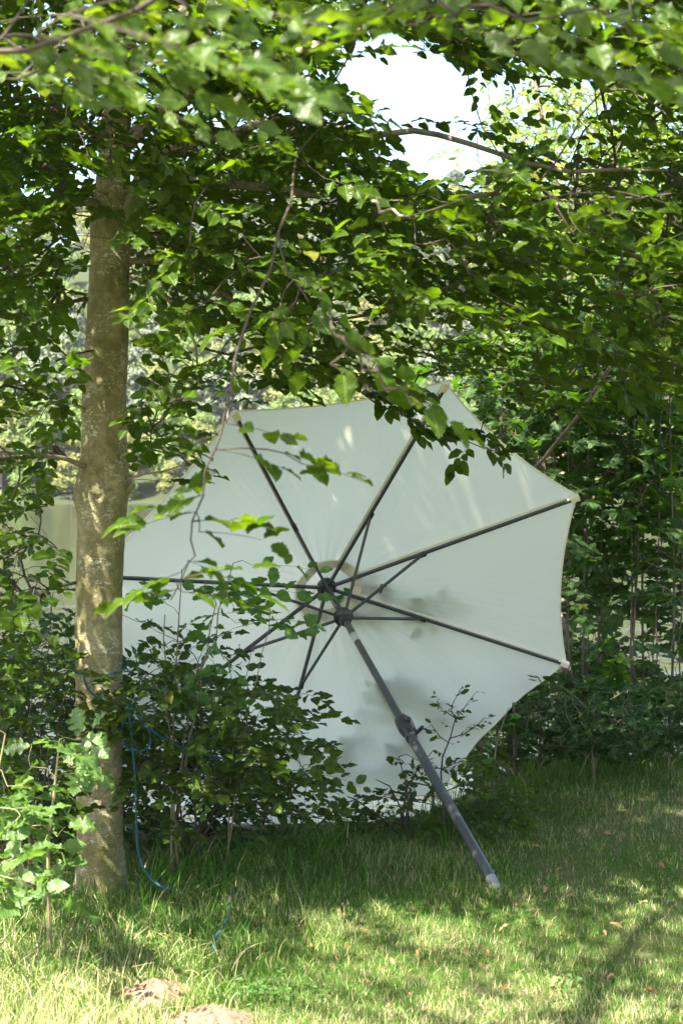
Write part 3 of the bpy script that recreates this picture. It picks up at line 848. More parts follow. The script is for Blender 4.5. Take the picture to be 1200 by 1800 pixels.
# ------------------------------------------------------------------ undergrowth left and around the trunk
def stems(base_list, r=.006):
    """[(x,y,base depth, top px,py)] -> limbs leaving a common base"""
    out = []
    for (bx, by, d, tx_, ty_, dt) in base_list:
        a = W(bx, by, d); b = W(tx_, ty_, d + dt); m = (a + b) / 2 + rng.normal(0, .04, 3)
        out.append((np.array([a, m, b]), [r, r * .75, r * .4]))
    return out
def shrub(name, label, cat, base, tips, rowsmap, x0, y0, step, dlo, dhi, leaf, mat, size, area, group=None, k=8, length=.22, ns=250, ex=None, wood='twig', r=.006, mult=1.0, boost=1.8, up=.15, **kw):
    T = cells(rowsmap, x0, y0, step, dlo, dhi, area=area, mult=mult * boost)
    if ex: T = erase(T, ex)
    zz = gz(T[:, 0], T[:, 1]); T = T[T[:, 2] > zz + .04]
    bx, by, bd = base
    b = W(bx, by, bd); b[2] = gz(b[0], b[1])
    lm = []
    for (tx_, ty_, dt) in tips:
        e = W(tx_, ty_, bd + dt)
        b1 = b + np.array([rng.normal(0, .04), rng.normal(0, .04), 0]) if lm else b
        m_ = b1 * .55 + e * .45 + np.array([0, 0, .06]) + rng.normal(0, .03, 3)
        lm.append((np.array([b1, m_, e]), [r, r * .75, r * .4]))
    return grow(name, label, cat, lm, T, out_dirs(T, b, up=up), leaf, mat, base=b, group=group, size=size, k=k, length=length, n_single=ns, wood=wood, branch_name='stem', limb_wood=wood, seg=.1, **kw)

shrub('hornbeam_shrub', 'dense dark shrub right of the trunk, under the lower left of the parasol', 'shrub', (330, 1520, 6.4),
      [(260, 1200, -.4), (350, 1180, 0), (430, 1260, -.2), (520, 1290, 0), (600, 1330, .1), (300, 1350, -.6), (420, 1380, -.5)],
      ["00000000000", "00222000000", "24555310000", "46777753100", "68889987400", "78999999600", "67999998810", "55789999830", "34678888700", "23455655420"], 160, 1050, 42, 5.5, 6.9,
      'elm', 'shrub', .066, .0105, ns=300, mult=1.1, rows_single=11)
shrub('leafy_bush', 'mixed leafy bush at the left edge beside the trunk, lake behind it', 'shrub', (60, 1560, 5.9),
      [(20, 1050, 0), (90, 1080, .1), (60, 1200, -.2), (130, 1180, -.2), (0, 1150, .2)],
      ["2300", "5532", "7854", "8886", "9999", "9999", "9999", "9998", "8887", "7776", "5554"], -60, 930, 55, 5.3, 6.6, 'elm', 'shrub', .066, .011, ns=250, mult=1.1, rows_single=11)
shrub('bank_shrub', 'dark shrub on the bank behind the trunk, between it and the parasol rim', 'shrub', (200, 1500, 7.3),
      [(60, 1150, 0), (200, 1150, .2), (330, 1200, 0), (120, 1250, 0)], ["0230000", "3565531", "7888875", "9999998", "9999999", "9999999", "9999999", "9999999"], -60, 1010, 65, 6.9, 8.2,
      'hornbeam', 'bramble', .07, .012, ns=0)
shrub('young_elm', 'young plant with large toothed leaves between the trunk and the parasol hub', 'sapling', (300, 1500, 6.2),
      [(320, 1000, .1), (410, 990, 0), (380, 1060, .1), (290, 1080, 0)],
      ["00002210", "00036630", "01268851", "02587752", "14777520", "15775311", "24665200"], 190, 950, 40, 5.9, 6.5, 'elm', 'elm', .088, .015, k=6, length=.24, ns=200, wood='green_stem',
      tilt=.5, jit=.6, rows_single=13, mult=.8)
shrub('young_elm', 'thin shoot with five pale leaves in front of the struts, left of the parasol hub', 'sapling', (400, 1480, 6.4),
      [(445, 1130, .1), (475, 1060, .1)], ["003", "025", "034", "230"], 410, 1035, 32, 6.3, 6.6, 'elm', 'elm', .08, .017, k=5, length=.18, ns=60, wood='green_stem', r=.004, rows_single=13)
# oak sapling, lower left
Tk = W(rng.uniform(20, 150, 24), rng.uniform(1300, 1590, 24), rng.uniform(4.7, 5.2, 24))
ob = W(90, 1650, 4.95); ob[2] = gz(ob[0], ob[1])
grow('oak_sapling', 'young oak with broad lobed leaves at the lower left', 'sapling',
     [(np.array([ob, W(85, 1500, 4.9), W(95, 1400, 4.9), W(105, 1300, 4.9)]), [.008, .006, .005, .002]), (np.array([ob, W(60, 1550, 4.9), W(40, 1450, 4.85)]), [.006, .005, .002])],
     Tk, out_dirs(Tk, ob, up=.2, noise=.6), 'oak', 'oak', base=ob, size=.105, k=5, length=.09, n_single=150, rows_single=21, rows=15, wood='green_stem', limb_wood='green_stem', branch_name='stem', seg=.08, tilt=.5, spread=80)
Tk = W(rng.uniform(-40, 40, 16), rng.uniform(1270, 1560, 16), rng.uniform(4.3, 4.7, 16))
ob = W(-20, 1660, 4.5); ob[2] = gz(ob[0], ob[1])
grow('young_hazel', 'pale round-leaved plant cut by the left edge beside the young oak', 'sapling', [(np.array([ob, W(-15, 1450, 4.5), W(10, 1290, 4.5)]), [.007, .005, .002])],
     Tk, out_dirs(Tk, ob, up=.1, noise=.6), 'elm', 'oak', base=ob, size=.078, k=5, length=.14, n_single=100, rows_single=13, rows=11, wood='green_stem', limb_wood='green_stem', branch_name='stem', seg=.08, tilt=.5)
# small half-bare sapling before the canopy
tw = [((775, 1345, 7.1), (790, 1300, 7.1), (800, 1265, 7.1), (815, 1245, 7.1), (833, 1220, 7.1)), ((803, 1270, 7.1), (798, 1245, 7.1), (808, 1215, 7.1)), ((800, 1262, 7.1), (780, 1250, 7.1), (768, 1232, 7.1)),
      ((790, 1298, 7.1), (825, 1280, 7.1), (850, 1262, 7.1)), ((787, 1305, 7.1), (765, 1290, 7.1), (758, 1275, 7.1))]
tw[0] = ((780, 1440, 7.1),) + tw[0]
lm = [(pl(*t), np.linspace(.0055 if i == 0 else .0035, .0016, len(t))) for i, t in enumerate(tw)]
Tk = np.vstack([smooth_path(p, 9)[2:] for p, _ in lm]); Tk += rng.normal(0, .008, Tk.shape)
grow('twiggy_sapling', 'small half-bare sapling with curled leaves in front of the lower canopy', 'sapling', lm, Tk, out_dirs(Tk, W(790, 1300, 7.1), up=.3, noise=.8), 'hornbeam', 'shrub',
     base=lm[0][0][0], size=.036, k=2, length=.03, n_single=80, rows_single=7, wood='twig', limb_wood='twig', branch_name='stem', seg=.05, r_tip=.001, jit=.9)
shrub('low_shrub', 'low dark-leaved shrub under the lowest edge of the canopy behind the pole', 'shrub', (720, 1440, 7.3), [(660, 1370, 0), (700, 1330, 0), (760, 1320, .1), (610, 1400, 0)],
      ["00000200000", "00014651000", "00147752454", "02577776775", "15788888998", "28999999999"], 600, 1290, 28, 7.05, 7.7, 'hornbeam', 'shrub', .055, .0075, ns=150, k=7, length=.16, mult=.8)
shrub('low_shrub', 'dark low shrub at the bottom of the canopy between the big shrub and the pole', 'shrub', (520, 1500, 7.4), [(430, 1400, 0), (500, 1400, 0), (580, 1410, 0), (640, 1400, .1)],
      ["0000110000", "2334443345", "8888888888", "9999999999", "9999999999"], 380, 1370, 32, 7.1, 8.3, 'hornbeam', 'bramble', .055, .0075, ns=100, k=7, length=.16)
# ------------------------------------------------------------------ thicket on the right
TH = ["0000000000", "0002445566", "0013566788", "0025788889", "0036899999", "0168999999", "3788999999", "8888999999", "8888999999", "0078999999", "0007899999", "0000799999",
      "0000679999", "0000788888", "0000777787", "0000777778", "0008888888", "0078888777", "0088888888", "0089999999"]
TT = cells(TH, 700, 330, 52, 9.0, 11.6, area=6 * .0032, mult=1.9)
sx = [(870, 1290, 9.4, 12), (915, 1290, 9.8, -18), (948, 1285, 9.4, 6), (985, 1285, 10.1, 15), (1022, 1290, 9.6, 4), (1060, 1280, 10.3, -12), (1098, 1285, 9.6, 20), (1135, 1280, 10.2, -8), (1175, 1280, 9.5, 10)]
owner = np.argmin(np.abs(PX(TT)[0][:, None] + rng.normal(0, 22, (len(TT), 1)) - np.array([s[0] for s in sx])[None]), axis=1)
owner = np.where((PX(TT)[0] < 870), rng.integers(0, 3, len(TT)), owner)
ordn = ['first', 'second', 'third', 'fourth', 'fifth', 'sixth', 'seventh', 'eighth', 'ninth']
for i, (bx, by, bd, lean) in enumerate(sx):
    b = W(bx, by, bd); b[2] = gz(b[0], b[1])
    lim = [(np.array([b, W(bx + lean * .9, 1050, bd), W(bx + lean * 1.4 + rng.uniform(-12, 12), 800, bd), W(bx + lean * 2.2 + rng.uniform(-20, 20), 560, bd), W(bx + lean * 3, 300, bd)]), [.010, .009, .007, .005, .002])]
    for q in range(2):
        o_ = rng.uniform(-30, 30); k_ = rng.uniform(-40, 40)
        b2 = W(bx + o_, by, bd + rng.uniform(-.4, .4)); b2[2] = gz(b2[0], b2[1])
        lim.append((np.array([b2, W(bx + o_ * 1.2 + k_ * .5, 1000, bd), W(bx + o_ * 1.6 + k_, 760, bd), W(bx + o_ * 1.9 + k_ * 1.7, rng.uniform(480, 640), bd)]), [.006, .005, .004, .002]))
    P = TT[owner == i]
    grow('thicket_sapling', 'slender upright sapling in the right-hand thicket, %s stem from the parasol rim' % ordn[i], 'sapling', lim, P, out_dirs(P, [0.0, 3.0, 1.0], up=-.05, noise=.8),
         'maple', 'maple', base=b, group='slender saplings in the thicket behind the lawn', size=.13, k=6, length=.30, n_single=110, wood='pale_stem', limb_wood='pale_stem', branch_name='stem',
         seg=.18, tilt=.28, droop=.2, opposite=True, spread=62, jit=.32, rows_single=9, up=(0, -.05, 1))
shrub('bank_shrub', 'dark shrub low on the bank behind the thicket stems at the right edge', 'shrub', (1150, 1330, 11.6), [(1040, 1100, 0), (1120, 1050, .2), (1200, 1100, 0), (950, 1200, 0)],
      ["0005555", "0006666", "0006667", "0067777", "0788888", "8888888"], 830, 930, 60, 11.2, 12.6, 'maple', 'bramble', .12, .03, ns=0, k=6, length=.3, boost=1.0, rows_single=9)
# pale stem leaning across the thicket
lb = pl((925, 860, 9.0), (960, 800, 8.7), (1020, 725, 8.2), (1075, 640, 8.1), (1120, 590, 8.0), (1200, 470, 8.0), (1290, 330, 8))
lb2 = W(905, 1290, 9.3); lb2[2] = gz(lb2[0], lb2[1])
lim = [(np.vstack([[lb2], pl((905, 1080, 9.2)), lb]), [.013, .013, .0125, .012, .012, .0115, .011, .010, .008]), (pl((1060, 670, 8.12), (1045, 620, 8.1), (1020, 560, 8.1)), [.007, .006, .003])]
P = W(rng.uniform(1130, 1300, 26), rng.uniform(380, 620, 26), rng.uniform(7.7, 8.3, 26))
grow('leaning_sapling', 'pale bare stem leaning up to the right across the dark thicket', 'sapling', lim, P, out_dirs(P, lb[0]), 'hornbeam', 'hornbeam', base=lb2, size=.07, k=7, n_single=80, limb_wood='pale_stem', wood='pale_stem', branch_name='stem')
# light-leaved tree behind, top right
AT = ["000222345555", "000223346655", "000134566655", "000145666554", "001256666655", "000256666666", "000157777777", "000047888888", "000048888888", "000048888888", "000028888888", "000005888888"]
P = cells(AT, 700, 60, 46, 13, 17, area=11 * .00085, mult=2.0)
ab = W(1000, 1100, 15.); ab[2] = gz(ab[0], 14.)
lim = [(np.array([W(985, 1400, 11.6) * [1, 1, 0] + [0, 0, float(gz(1.8, 11.4))], W(990, 700, 13), W(1000, 450, 14.5), W(960, 250, 15), W(930, 60, 15), W(920, -200, 15)]), [.05, .045, .04, .03, .02, .01]),
       (pl((1000, 450, 14.5), (1070, 300, 15), (1110, 150, 15.5)), [.025, .018, .008]), (pl((985, 600, 13.5), (1080, 500, 14), (1190, 380, 14.5)), [.022, .015, .008])]
grow('ash_tree', 'sunlit light-green tree with fine compound leaves behind the thicket at upper right', 'tree', lim, P, out_dirs(P, ab, up=-.15, noise=.9), 'ash', 'ash', base=lim[0][0][0],
     size=.11, k=11, length=.34, n_single=0, rows=2, limb_wood='pale_stem', seg=.4, opposite=True, droop=.4, r_tip=.003, tilt=.5)
# brambles at the foot of the thicket
BR = [('broad-leaved bramble at the right edge where the lawn ends', (1160, 1320, 8.9), 1100), ('dark bramble clump between the parasol rim and the lawn edge', (965, 1320, 9.2), 918), ('low bramble clump in the middle of the lawn edge', (1040, 1330, 8.6), 985)]
for lab, base, x0 in BR:
    shrub('bramble', lab, 'bramble', base, [(x0 + 20, 1235, 0), (x0 + 70, 1215, .1), (x0 + 110, 1245, 0), (x0 + 40, 1270, -.3), (x0 + 100, 1280, -.4)],
          ["455555", "888888", "999999", "999999", "899998", "477774"], x0, 1185, 26, base[2] - .75, base[2] + .5, 'bramble', 'bramble', .10, .017, group='brambles along the lawn edge', k=4, length=.16, ns=110, wood='green_stem', r=.005, rows_single=9, tilt=.5)
# climbers pressed against the back of the canopy: see parasol section

# ------------------------------------------------------------------ parasol
def G(px, py):
    """where the sight line through a pixel meets the ground"""
    lo, hi = 1.0, 14.0
    for d in np.arange(1.5, 14, .05):
        p = W(px, py, d)
        if p[2] < gz(p[0], p[1]): hi = d; lo = d - .05; break
    for _ in range(20):
        m = (lo + hi) / 2; p = W(px, py, m)
        if p[2] < gz(p[0], p[1]): hi = m
        else: lo = m
    p = W(px, py, hi); p[2] = gz(p[0], p[1]); return p
HUB = Cm([-.0876, 8.3858, -.4433]) + [0, 0, EYE]
AX = unit(Cm([.28522, -.84825, -.44624]))            # hub towards the foot of the pole
DROOP, RUN, FR, PHI, PL_, RR = .4166, .3438, .3830, .5619, 2.6696, 1.5
_e1 = unit(np.cross(AX, Cm([0, 0, 1]))); _e1 = _e1 if _e1[0] > 0 else -_e1
_e2 = np.cross(_e1, AX); _e2 = _e2 if _e2[2] > 0 else -_e2
UD = [math.cos(PHI + i * math.pi / 4) * _e1 + math.sin(PHI + i * math.pi / 4) * _e2 for i in range(8)]
TIP = [HUB + RR * u + DROOP * AX for u in UD]
FOOT = HUB + PL_ * AX
par = thing('parasol', 'large white parasol lying tilted with its open underside facing the viewer', 'parasol', FOOT)
O = FOOT
def frame(T, ref):
    T = unit(T); Y = unit(np.cross(ref, T)); return np.array([unit(np.cross(T, Y)), Y, T])
CUV = []; Ns, Nr = 18, 30
V = []; F = []
for i in range(8):
    t0, t1 = TIP[i] - HUB, TIP[(i + 1) % 8] - HUB
    b = len(V)
    for a in range(Nr + 1):
        for c in range(Ns + 1):
            s = c / Ns; rr_ = .105 + (1 - .105) * (a / Nr)
            edge = 1 - .038 * 4 * s * (1 - s)
            r = .105 + (rr_ - .105) * (edge - .105) / (1 - .105)
            p = HUB + r * ((1 - s) * t0 + s * t1)
            q = 4 * s * (1 - s)
            bil = q * r * .030 * (1 if i not in (4, 5, 6) else .4)
            fold = .0035 * math.sin(s * 31 + i * 2.1 + r * 3) * (math.exp(-((r - .1) / .25) ** 2) + .8 * math.exp(-((1 - r) / .12) ** 2) * (1 - q))
            low = .010 * math.sin(s * 17 + r * 9 + i) * (r ** 2) if i in (5, 6) else 0
            fine = .003 * math.sin(s * 6 + r * 5 + i * 3)
            CUV.append((s + i, r)); V.append(p - AX * (.020 - bil * -1 * .6 + fold * q + low * q + fine * q))
    for a in range(Nr):
        for c in range(Ns):
            k0 = b + a * (Ns + 1) + c
            F.append((k0, k0 + 1, k0 + Ns + 2, k0 + Ns + 1))
me = mesh_np('canopy', np.array(V) - O, [np.array(F)], M['fabric'], uv=np.array(CUV))
canopy = obj('canopy', me, par)
VV = np.array(V).reshape(8, Nr + 1, Ns + 1, 3)
for i in range(8):
    mb = MB(); mb.tube(VV[i, -1], [.0042] * (Ns + 1), 6); mb.build('hem', M['tape'], canopy, O)
rv = []; rf = []
for j in range(64):
    ph = PHI + j / 64 * 2 * math.pi; u = math.cos(ph) * _e1 + math.sin(ph) * _e2
    oc = math.cos(math.pi / 8) / math.cos(((j / 8.0) % 1 - .5) * math.pi / 4)
    for rad in (.148, .176, .206): rv.append(HUB + u * rad * (oc if rad < .2 else 1 - .3 * (1 - oc)) + AX * (rad / RR * DROOP * (oc if rad < .2 else 1) - .016 + .0015 * math.sin(j * .9)))
for j in range(64):
    for q in (0, 1): a_ = j * 3 + q; b_ = ((j + 1) % 64) * 3 + q; rf.append((a_, b_, b_ + 1, a_ + 1))
obj('reinforcement_ring', mesh_np('reinforcement_ring', np.array(rv) - O, [np.array(rf)], M['tape']), canopy)
# vent cap above the hole
vv = []; ff = []
nv = 64
for a, (rad, off) in enumerate([(.012, -.085), (.06, -.07), (.11, -.055), (.165, -.040), (.212, -.034)]):
    for j in range(nv):
        ph = PHI + j / nv * 2 * math.pi
        u = math.cos(ph) * _e1 + math.sin(ph) * _e2
        oct_ = 1 / math.cos(((j / nv * 8) % 1 - .5) * math.pi / 4) * math.cos(math.pi / 8)
        rd = rad * (1 - .6 * (1 - oct_) * 0 + 0) * (oct_ if rad > .1 else 1) / (math.cos(math.pi / 8) if rad > .1 else 1)
        cone = rad / RR * DROOP
        wr = .004 * math.sin(j * 1.3 + a) * (1 if a in (1, 2) else .3)
        vv.append(HUB + u * rd + AX * (cone + off + wr))
for a in range(4):
    for j in range(nv):
        ff.append((a * nv + j, a * nv + (j + 1) % nv, (a + 1) * nv + (j + 1) % nv, (a + 1) * nv + j))
obj('vent_cap', mesh_np('vent_cap', np.array(vv) - O, [np.array(ff)], M['fabric']), par)
for i in range(8):
    T = unit(TIP[i] - HUB); fr = frame(T, AX)             # rows: X ~ -AX side, Y sideways, Z along
    mb = MB(); a_ = HUB + T * .045 + AX * .012; b_ = HUB + (TIP[i] - HUB) * .975 + AX * .004
    mb.box((a_ + b_) / 2, fr, (.010, .0085, np.linalg.norm(b_ - a_) / 2), .002)
    rib = mb.build('rib', M['metal'], par, O)
    # cream seam tape beside the rib
    mb = MB(); sd = fr[1]
    for s_ in (1,):
        P0 = HUB + (TIP[i] - HUB) * .13 - AX * .012 + sd * .013; P1 = HUB + (TIP[i] - HUB) * .96 - AX * .012 + sd * .011
        mb.box((P0 + P1) / 2, fr, (.006, .0035, np.linalg.norm(P1 - P0) / 2))
    mb.build('seam_tape', M['tape'], canopy, O)
    mb = MB(); c = HUB + (TIP[i] - HUB) * .985
    mb.box(c + AX * .004, fr, (.016, .020, .026), .006); mb.box(c + AX * .002 - T * .03, fr, (.013, .013, .012), .004)
    mb.build('tip_pocket', M['tape'], canopy, O)
    # strut
    q = HUB + FR * (TIP[i] - HUB) + AX * .020; s0 = HUB + RUN * AX + UD[i] * .040
    d_ = unit(q - s0); fr2 = frame(d_, AX)
    mb = MB(); q2 = q + d_ * .012
    mb.box((s0 + q2) / 2, fr2, (.0085, .0065, np.linalg.norm(q2 - s0) / 2), .0018)
    st = mb.build('strut', M['metal'], par, O)
    mb = MB(); mb.box(q, frame(T, AX), (.014, .012, .024), .004); mb.build('strut_joint', M['plastic'], st, O)
def lathe(name, t0, prof, mat, parent=par, sides=36):
    mb = MB(); mb.lathe(HUB + AX * t0, AX, prof, sides); return mb.build(name, mat, parent, O)
lathe('top_hub', 0, [(-.03, .02), (-.028, .050), (-.01, .058), (.006, .058), (.012, .052), (.02, .046), (.034, .044), (.036, .030), (.06, .026), (.075, .024)], M['plastic'])
lathe('runner', RUN, [(-.035, .024), (-.033, .046), (-.02, .053), (-.004, .057), (.01, .056), (.018, .048), (.026, .036), (.05, .031), (.064, .028), (.066, .022)], M['plastic'])
lathe('pole_upper', 0, [(.02, .019), (.53, .019), (.540, .019), (1.40, .0195)], M['metal'])
lathe('metal_band', .578, [(-.040, .0192), (-.038, .0202), (.038, .0202), (.040, .0192)], M['steel'])
for a in range(9):
    pass
lathe('pole_lower', 0, [(1.52, .0235), (1.522, .0245), (2.58, .0245), (2.582, .0235)], M['metal'])
ch = lathe('crank_housing', 1.447, [(-.098, .0205), (-.096, .026), (-.085, .033), (-.06, .0385), (-.02, .040), (.01, .039), (.04, .034), (.07, .0290), (.095, .0275), (.097, .024)], M['plastic'])
lathe('housing_ring', 1.52, [(.0, .029), (.002, .0305), (.012, .0305), (.014, .026)], M['metal'])
lathe('pole_end', 0, [(2.58, .0240), (2.582, .0252), (2.66, .0252), (2.6696, .022)], plain_mat('worn_grey_plastic', (.16, .17, .18), .5, var=(.22, .23, .24)))
mb = MB()
hp = smooth_path(pl((712, 1265, 7.12), (717, 1261, 7.09), (722, 1267, 7.07), (729, 1283, 7.05), (734, 1288, 7.04)), 14)
mb.tube(hp, [.0075] * 14, 8); mb.box(W(716, 1264, 7.09), frame(AX, [1, 0, 0]), (.010, .006, .022), .003)
hd = mb.build('crank_handle', M['plastic'], ch, O)
mb = MB(); mb.tube(pl((731, 1290, 7.03), (734, 1286, 7.02), (741, 1279, 7.0), (743, 1277, 6.995)), [.006, .0095, .0105, .008], 10); mb.build('knob', M['plastic'], ch, O)
mb = MB(); c = HUB + AX * 1.60; nrm = unit(np.array([0, 0, EYE]) - c); nrm = unit(nrm - AX * np.dot(nrm, AX))
mb.tube([c + nrm * .0235, c + nrm * .0262], [.0042, .0032], 10); mb.build('rivet', M['steel'], par, O)
mb = MB(); c = HUB + AX * .19; nrm2 = unit(nrm + .25 * _e1); mb.tube([c + nrm2 * .018, c + nrm2 * .0205], [.0035, .0028], 10); mb.build('rivet', M['steel'], par, O)
mb = MB(); mb.tube([HUB + AX * .12 + nrm * .022 - _e1 * .01, HUB + AX * .20 + nrm * .026 - _e1 * .016, HUB + AX * .27 + nrm * .03 - _e1 * .006, HUB + AX * .30 + nrm * .04 + _e1 * .02], [.0018] * 4, 6)
mb.build('lift_cord', plain_mat('pale_cord', (.5, .5, .42), .8), par, O)
for (t, s_) in ((.62, 1), (.75, -1)):
    pass

# climbing leaves pressed against the back of the canopy
def behind(px, py, off):
    e = np.array([0, 0, EYE]); out = []
    for x, y, o_ in zip(px, py, off):
        d = np.linspace(6.6, 9.6, 600); P = W(x, y, d); v = P - HUB
        h = v @ AX; rad = np.linalg.norm(v - h[:, None] * AX, axis=1)
        g = h - rad / RR * DROOP
        i = int(np.argmax(g < -.03)); out.append(P[i] - AX * o_)
    return np.array(out)
bx, by, bo = [], [], []
def bl(x0, x1, y0, y1, n, omax):
    for _ in range(n): bx.append(rng.uniform(x0, x1)); by.append(rng.uniform(y0, y1)); bo.append(rng.uniform(.036, .040 + omax))
bl(635, 690, 1038, 1078, 10, .004); bl(690, 722, 1050, 1080, 6, .006); bl(750, 785, 1065, 1095, 5, .012); bl(645, 705, 1200, 1245, 11, .004); bl(705, 735, 1195, 1225, 4, .01)
bl(765, 800, 1232, 1275, 6, .01); bl(480, 620, 1300, 1370, 12, .03); bl(640, 760, 1300, 1350, 8, .03)
PB = behind(bx, by, bo)
cbase = W(760, 1360, 9.4); cbase[2] = gz(cbase[0], cbase[1])
DB = unit(rng.normal(0, 1, PB.shape)); DB = unit(DB - AX * (DB @ AX)[:, None])
grow('hazel_shrub', 'broad-leaved shrub whose leaves press on the back of the canopy as green shadows', 'shrub', [(np.array([cbase, cbase + [0, 0, .5], W(720, 1150, 9.0), W(700, 1050, 9.1)]), [.012, .01, .007, .003]), (np.array([cbase, W(600, 1270, 9.3)]), [.008, .003])],
     PB, DB, 'elm', 'elm', base=cbase, size=.10, k=3, length=.10, n_single=40, rows_single=11, up=AX, tilt=.12, jit=.12, droop=.02, spread=60, wood='green_stem')

# ------------------------------------------------------------------ rope
def rope_mesh(name, P, parent, O, r=.0042, n=120):
    P = smooth_path(P, n); L_ = np.concatenate([[0], np.cumsum(np.linalg.norm(np.diff(P, axis=0), axis=1))])
    T = unit(np.gradient(P, axis=0)); X = np.zeros_like(P); x = unit(np.cross([0.3, 1, .2], T[0]))
    for i in range(n): x = unit(x - T[i] * np.dot(x, T[i])); X[i] = x
    Y = np.cross(T, X); mb = MB()
    for s in range(3):
        a = L_ / .022 * 2 * np.pi + s * 2 * np.pi / 3
        mb.tube(P + r * .55 * (np.cos(a)[:, None] * X + np.sin(a)[:, None] * Y), [r * .62] * n, 5)
    return mb.build(name, M['rope'], parent, O)
ro = W(236, 1240, 5.72)
rp_ = thing('rope', 'blue rope tied round the trunk, hanging in a loop and down into the grass', 'rope', ro)
ring = []
ctr = W(174, 1168, TD)
for j in range(15):
    a = j / 14 * 2 * math.pi + .3
    ring.append(ctr + np.array([math.cos(a) * .112, math.sin(a) * .112, .02 * math.sin(a * 1.0) - .012 * j / 14]))
rope_mesh('rope_turn', np.array(ring), rp_, ro, n=160)
rope_mesh('rope_drop', pl((150, 1178, 5.72), (150, 1200, 5.70), (170, 1225, 5.70), (215, 1236, 5.72), (233, 1240, 5.70)), rp_, ro, n=60)
rope_mesh('rope_loop', pl((234, 1240, 5.70), (220, 1262, 5.69), (214, 1292, 5.68), (226, 1316, 5.68), (250, 1320, 5.68), (264, 1306, 5.69), (262, 1284, 5.69), (248, 1260, 5.70), (232, 1241, 5.71)), rp_, ro, n=160)
rope_mesh('rope_strand', pl((226, 1240, 5.70), (232, 1300, 5.67), (238, 1370, 5.66), (240, 1440, 5.65), (243, 1495, 5.62), (258, 1535, 5.58), (280, 1556, 5.55), (300, 1563, 5.55)), rp_, ro, n=220)
rope_mesh('rope_strand', pl((230, 1241, 5.70), (248, 1266, 5.70), (285, 1297, 5.70), (335, 1320, 5.75), (390, 1333, 5.85)), rp_, ro, n=140)
gp = np.array([G(a, b) for a, b in ((417, 1575), (412, 1592), (404, 1612), (401, 1632), (390, 1652), (380, 1668), (374, 1690))]); gp[:, 2] += [.05, .04, .045, .05, .04, .045, .03]
rl = thing('rope', 'loose end of blue rope lying in the sunlit grass', 'rope', gp[3])
rope_mesh('rope_strand', gp, rl, gp[3], r=.0048, n=100)

# ------------------------------------------------------------------ soil mounds
def mound(px, py, rx, ry, h, label):
    c = G(px, py); n = 70; nr = 26
    r_ = np.linspace(0, 1, nr)[:, None]; a = np.linspace(0, 2 * np.pi, n, endpoint=False)[None]
    wob = 1 + .12 * np.sin(a * 3 + px) + .07 * np.sin(a * 7)
    X = r_ * rx * wob * np.cos(a); Y = r_ * ry * wob * np.sin(a)
    Z = h * (1 - r_ ** 2) ** 1.2 * (1 + .2 * np.sin(X * 40) * np.cos(Y * 33)) + rng.normal(0, .0028, (nr, n)) - .004 * r_ ** 4 - (r_ > .99) * .02
    V = np.stack([X, Y, Z + gz(c[0] + X, c[1] + Y) - c[2]], -1).reshape(-1, 3)
    i = np.arange(nr - 1)[:, None] * n; j = np.arange(n)[None]; k = (j + 1) % n
    F = np.stack([i + j, i + k, i + n + k, i + n + j], -1).reshape(-1, 4)[:, ::-1]
    root = thing('soil_mound', label, 'soil mound', c)
    obj('soil_heap', mesh_np('soil_heap', V, [F], M['sand'], smooth=True), root)
    mb = MB()
    for _ in range(70):
        q = rng.uniform(0, 1) ** .6; t = rng.uniform(0, 2 * np.pi); s = rng.uniform(.003, .009)
        p = np.array([q * rx * math.cos(t), q * ry * math.sin(t), h * (1 - q ** 2) ** 1.2 + s * .3])
        D = rng.normal(0, 1, (6, 3)) * .3 + np.array([[1, 0, 0], [-1, 0, 0], [0, 1, 0], [0, -1, 0], [0, 0, 1], [0, 0, -1]])
        mb.add(p + D * s, [(0, 2, 4), (2, 1, 4), (1, 3, 4), (3, 0, 4), (2, 0, 5), (1, 2, 5), (3, 1, 5), (0, 3, 5)])
    tag(mb.build('clods', M['sand'], root), kind='stuff')
mound(268, 1752, .115, .13, .040, 'small sandy soil mound in the sunlit grass at lower left, dark hole on top')
mound(372, 1800, .13, .13, .040, 'pale bare soil mound cut by the bottom edge of the picture')
hc = G(262, 1738); hc[2] += .046
tag(mb_ := MB(), None) if False else None

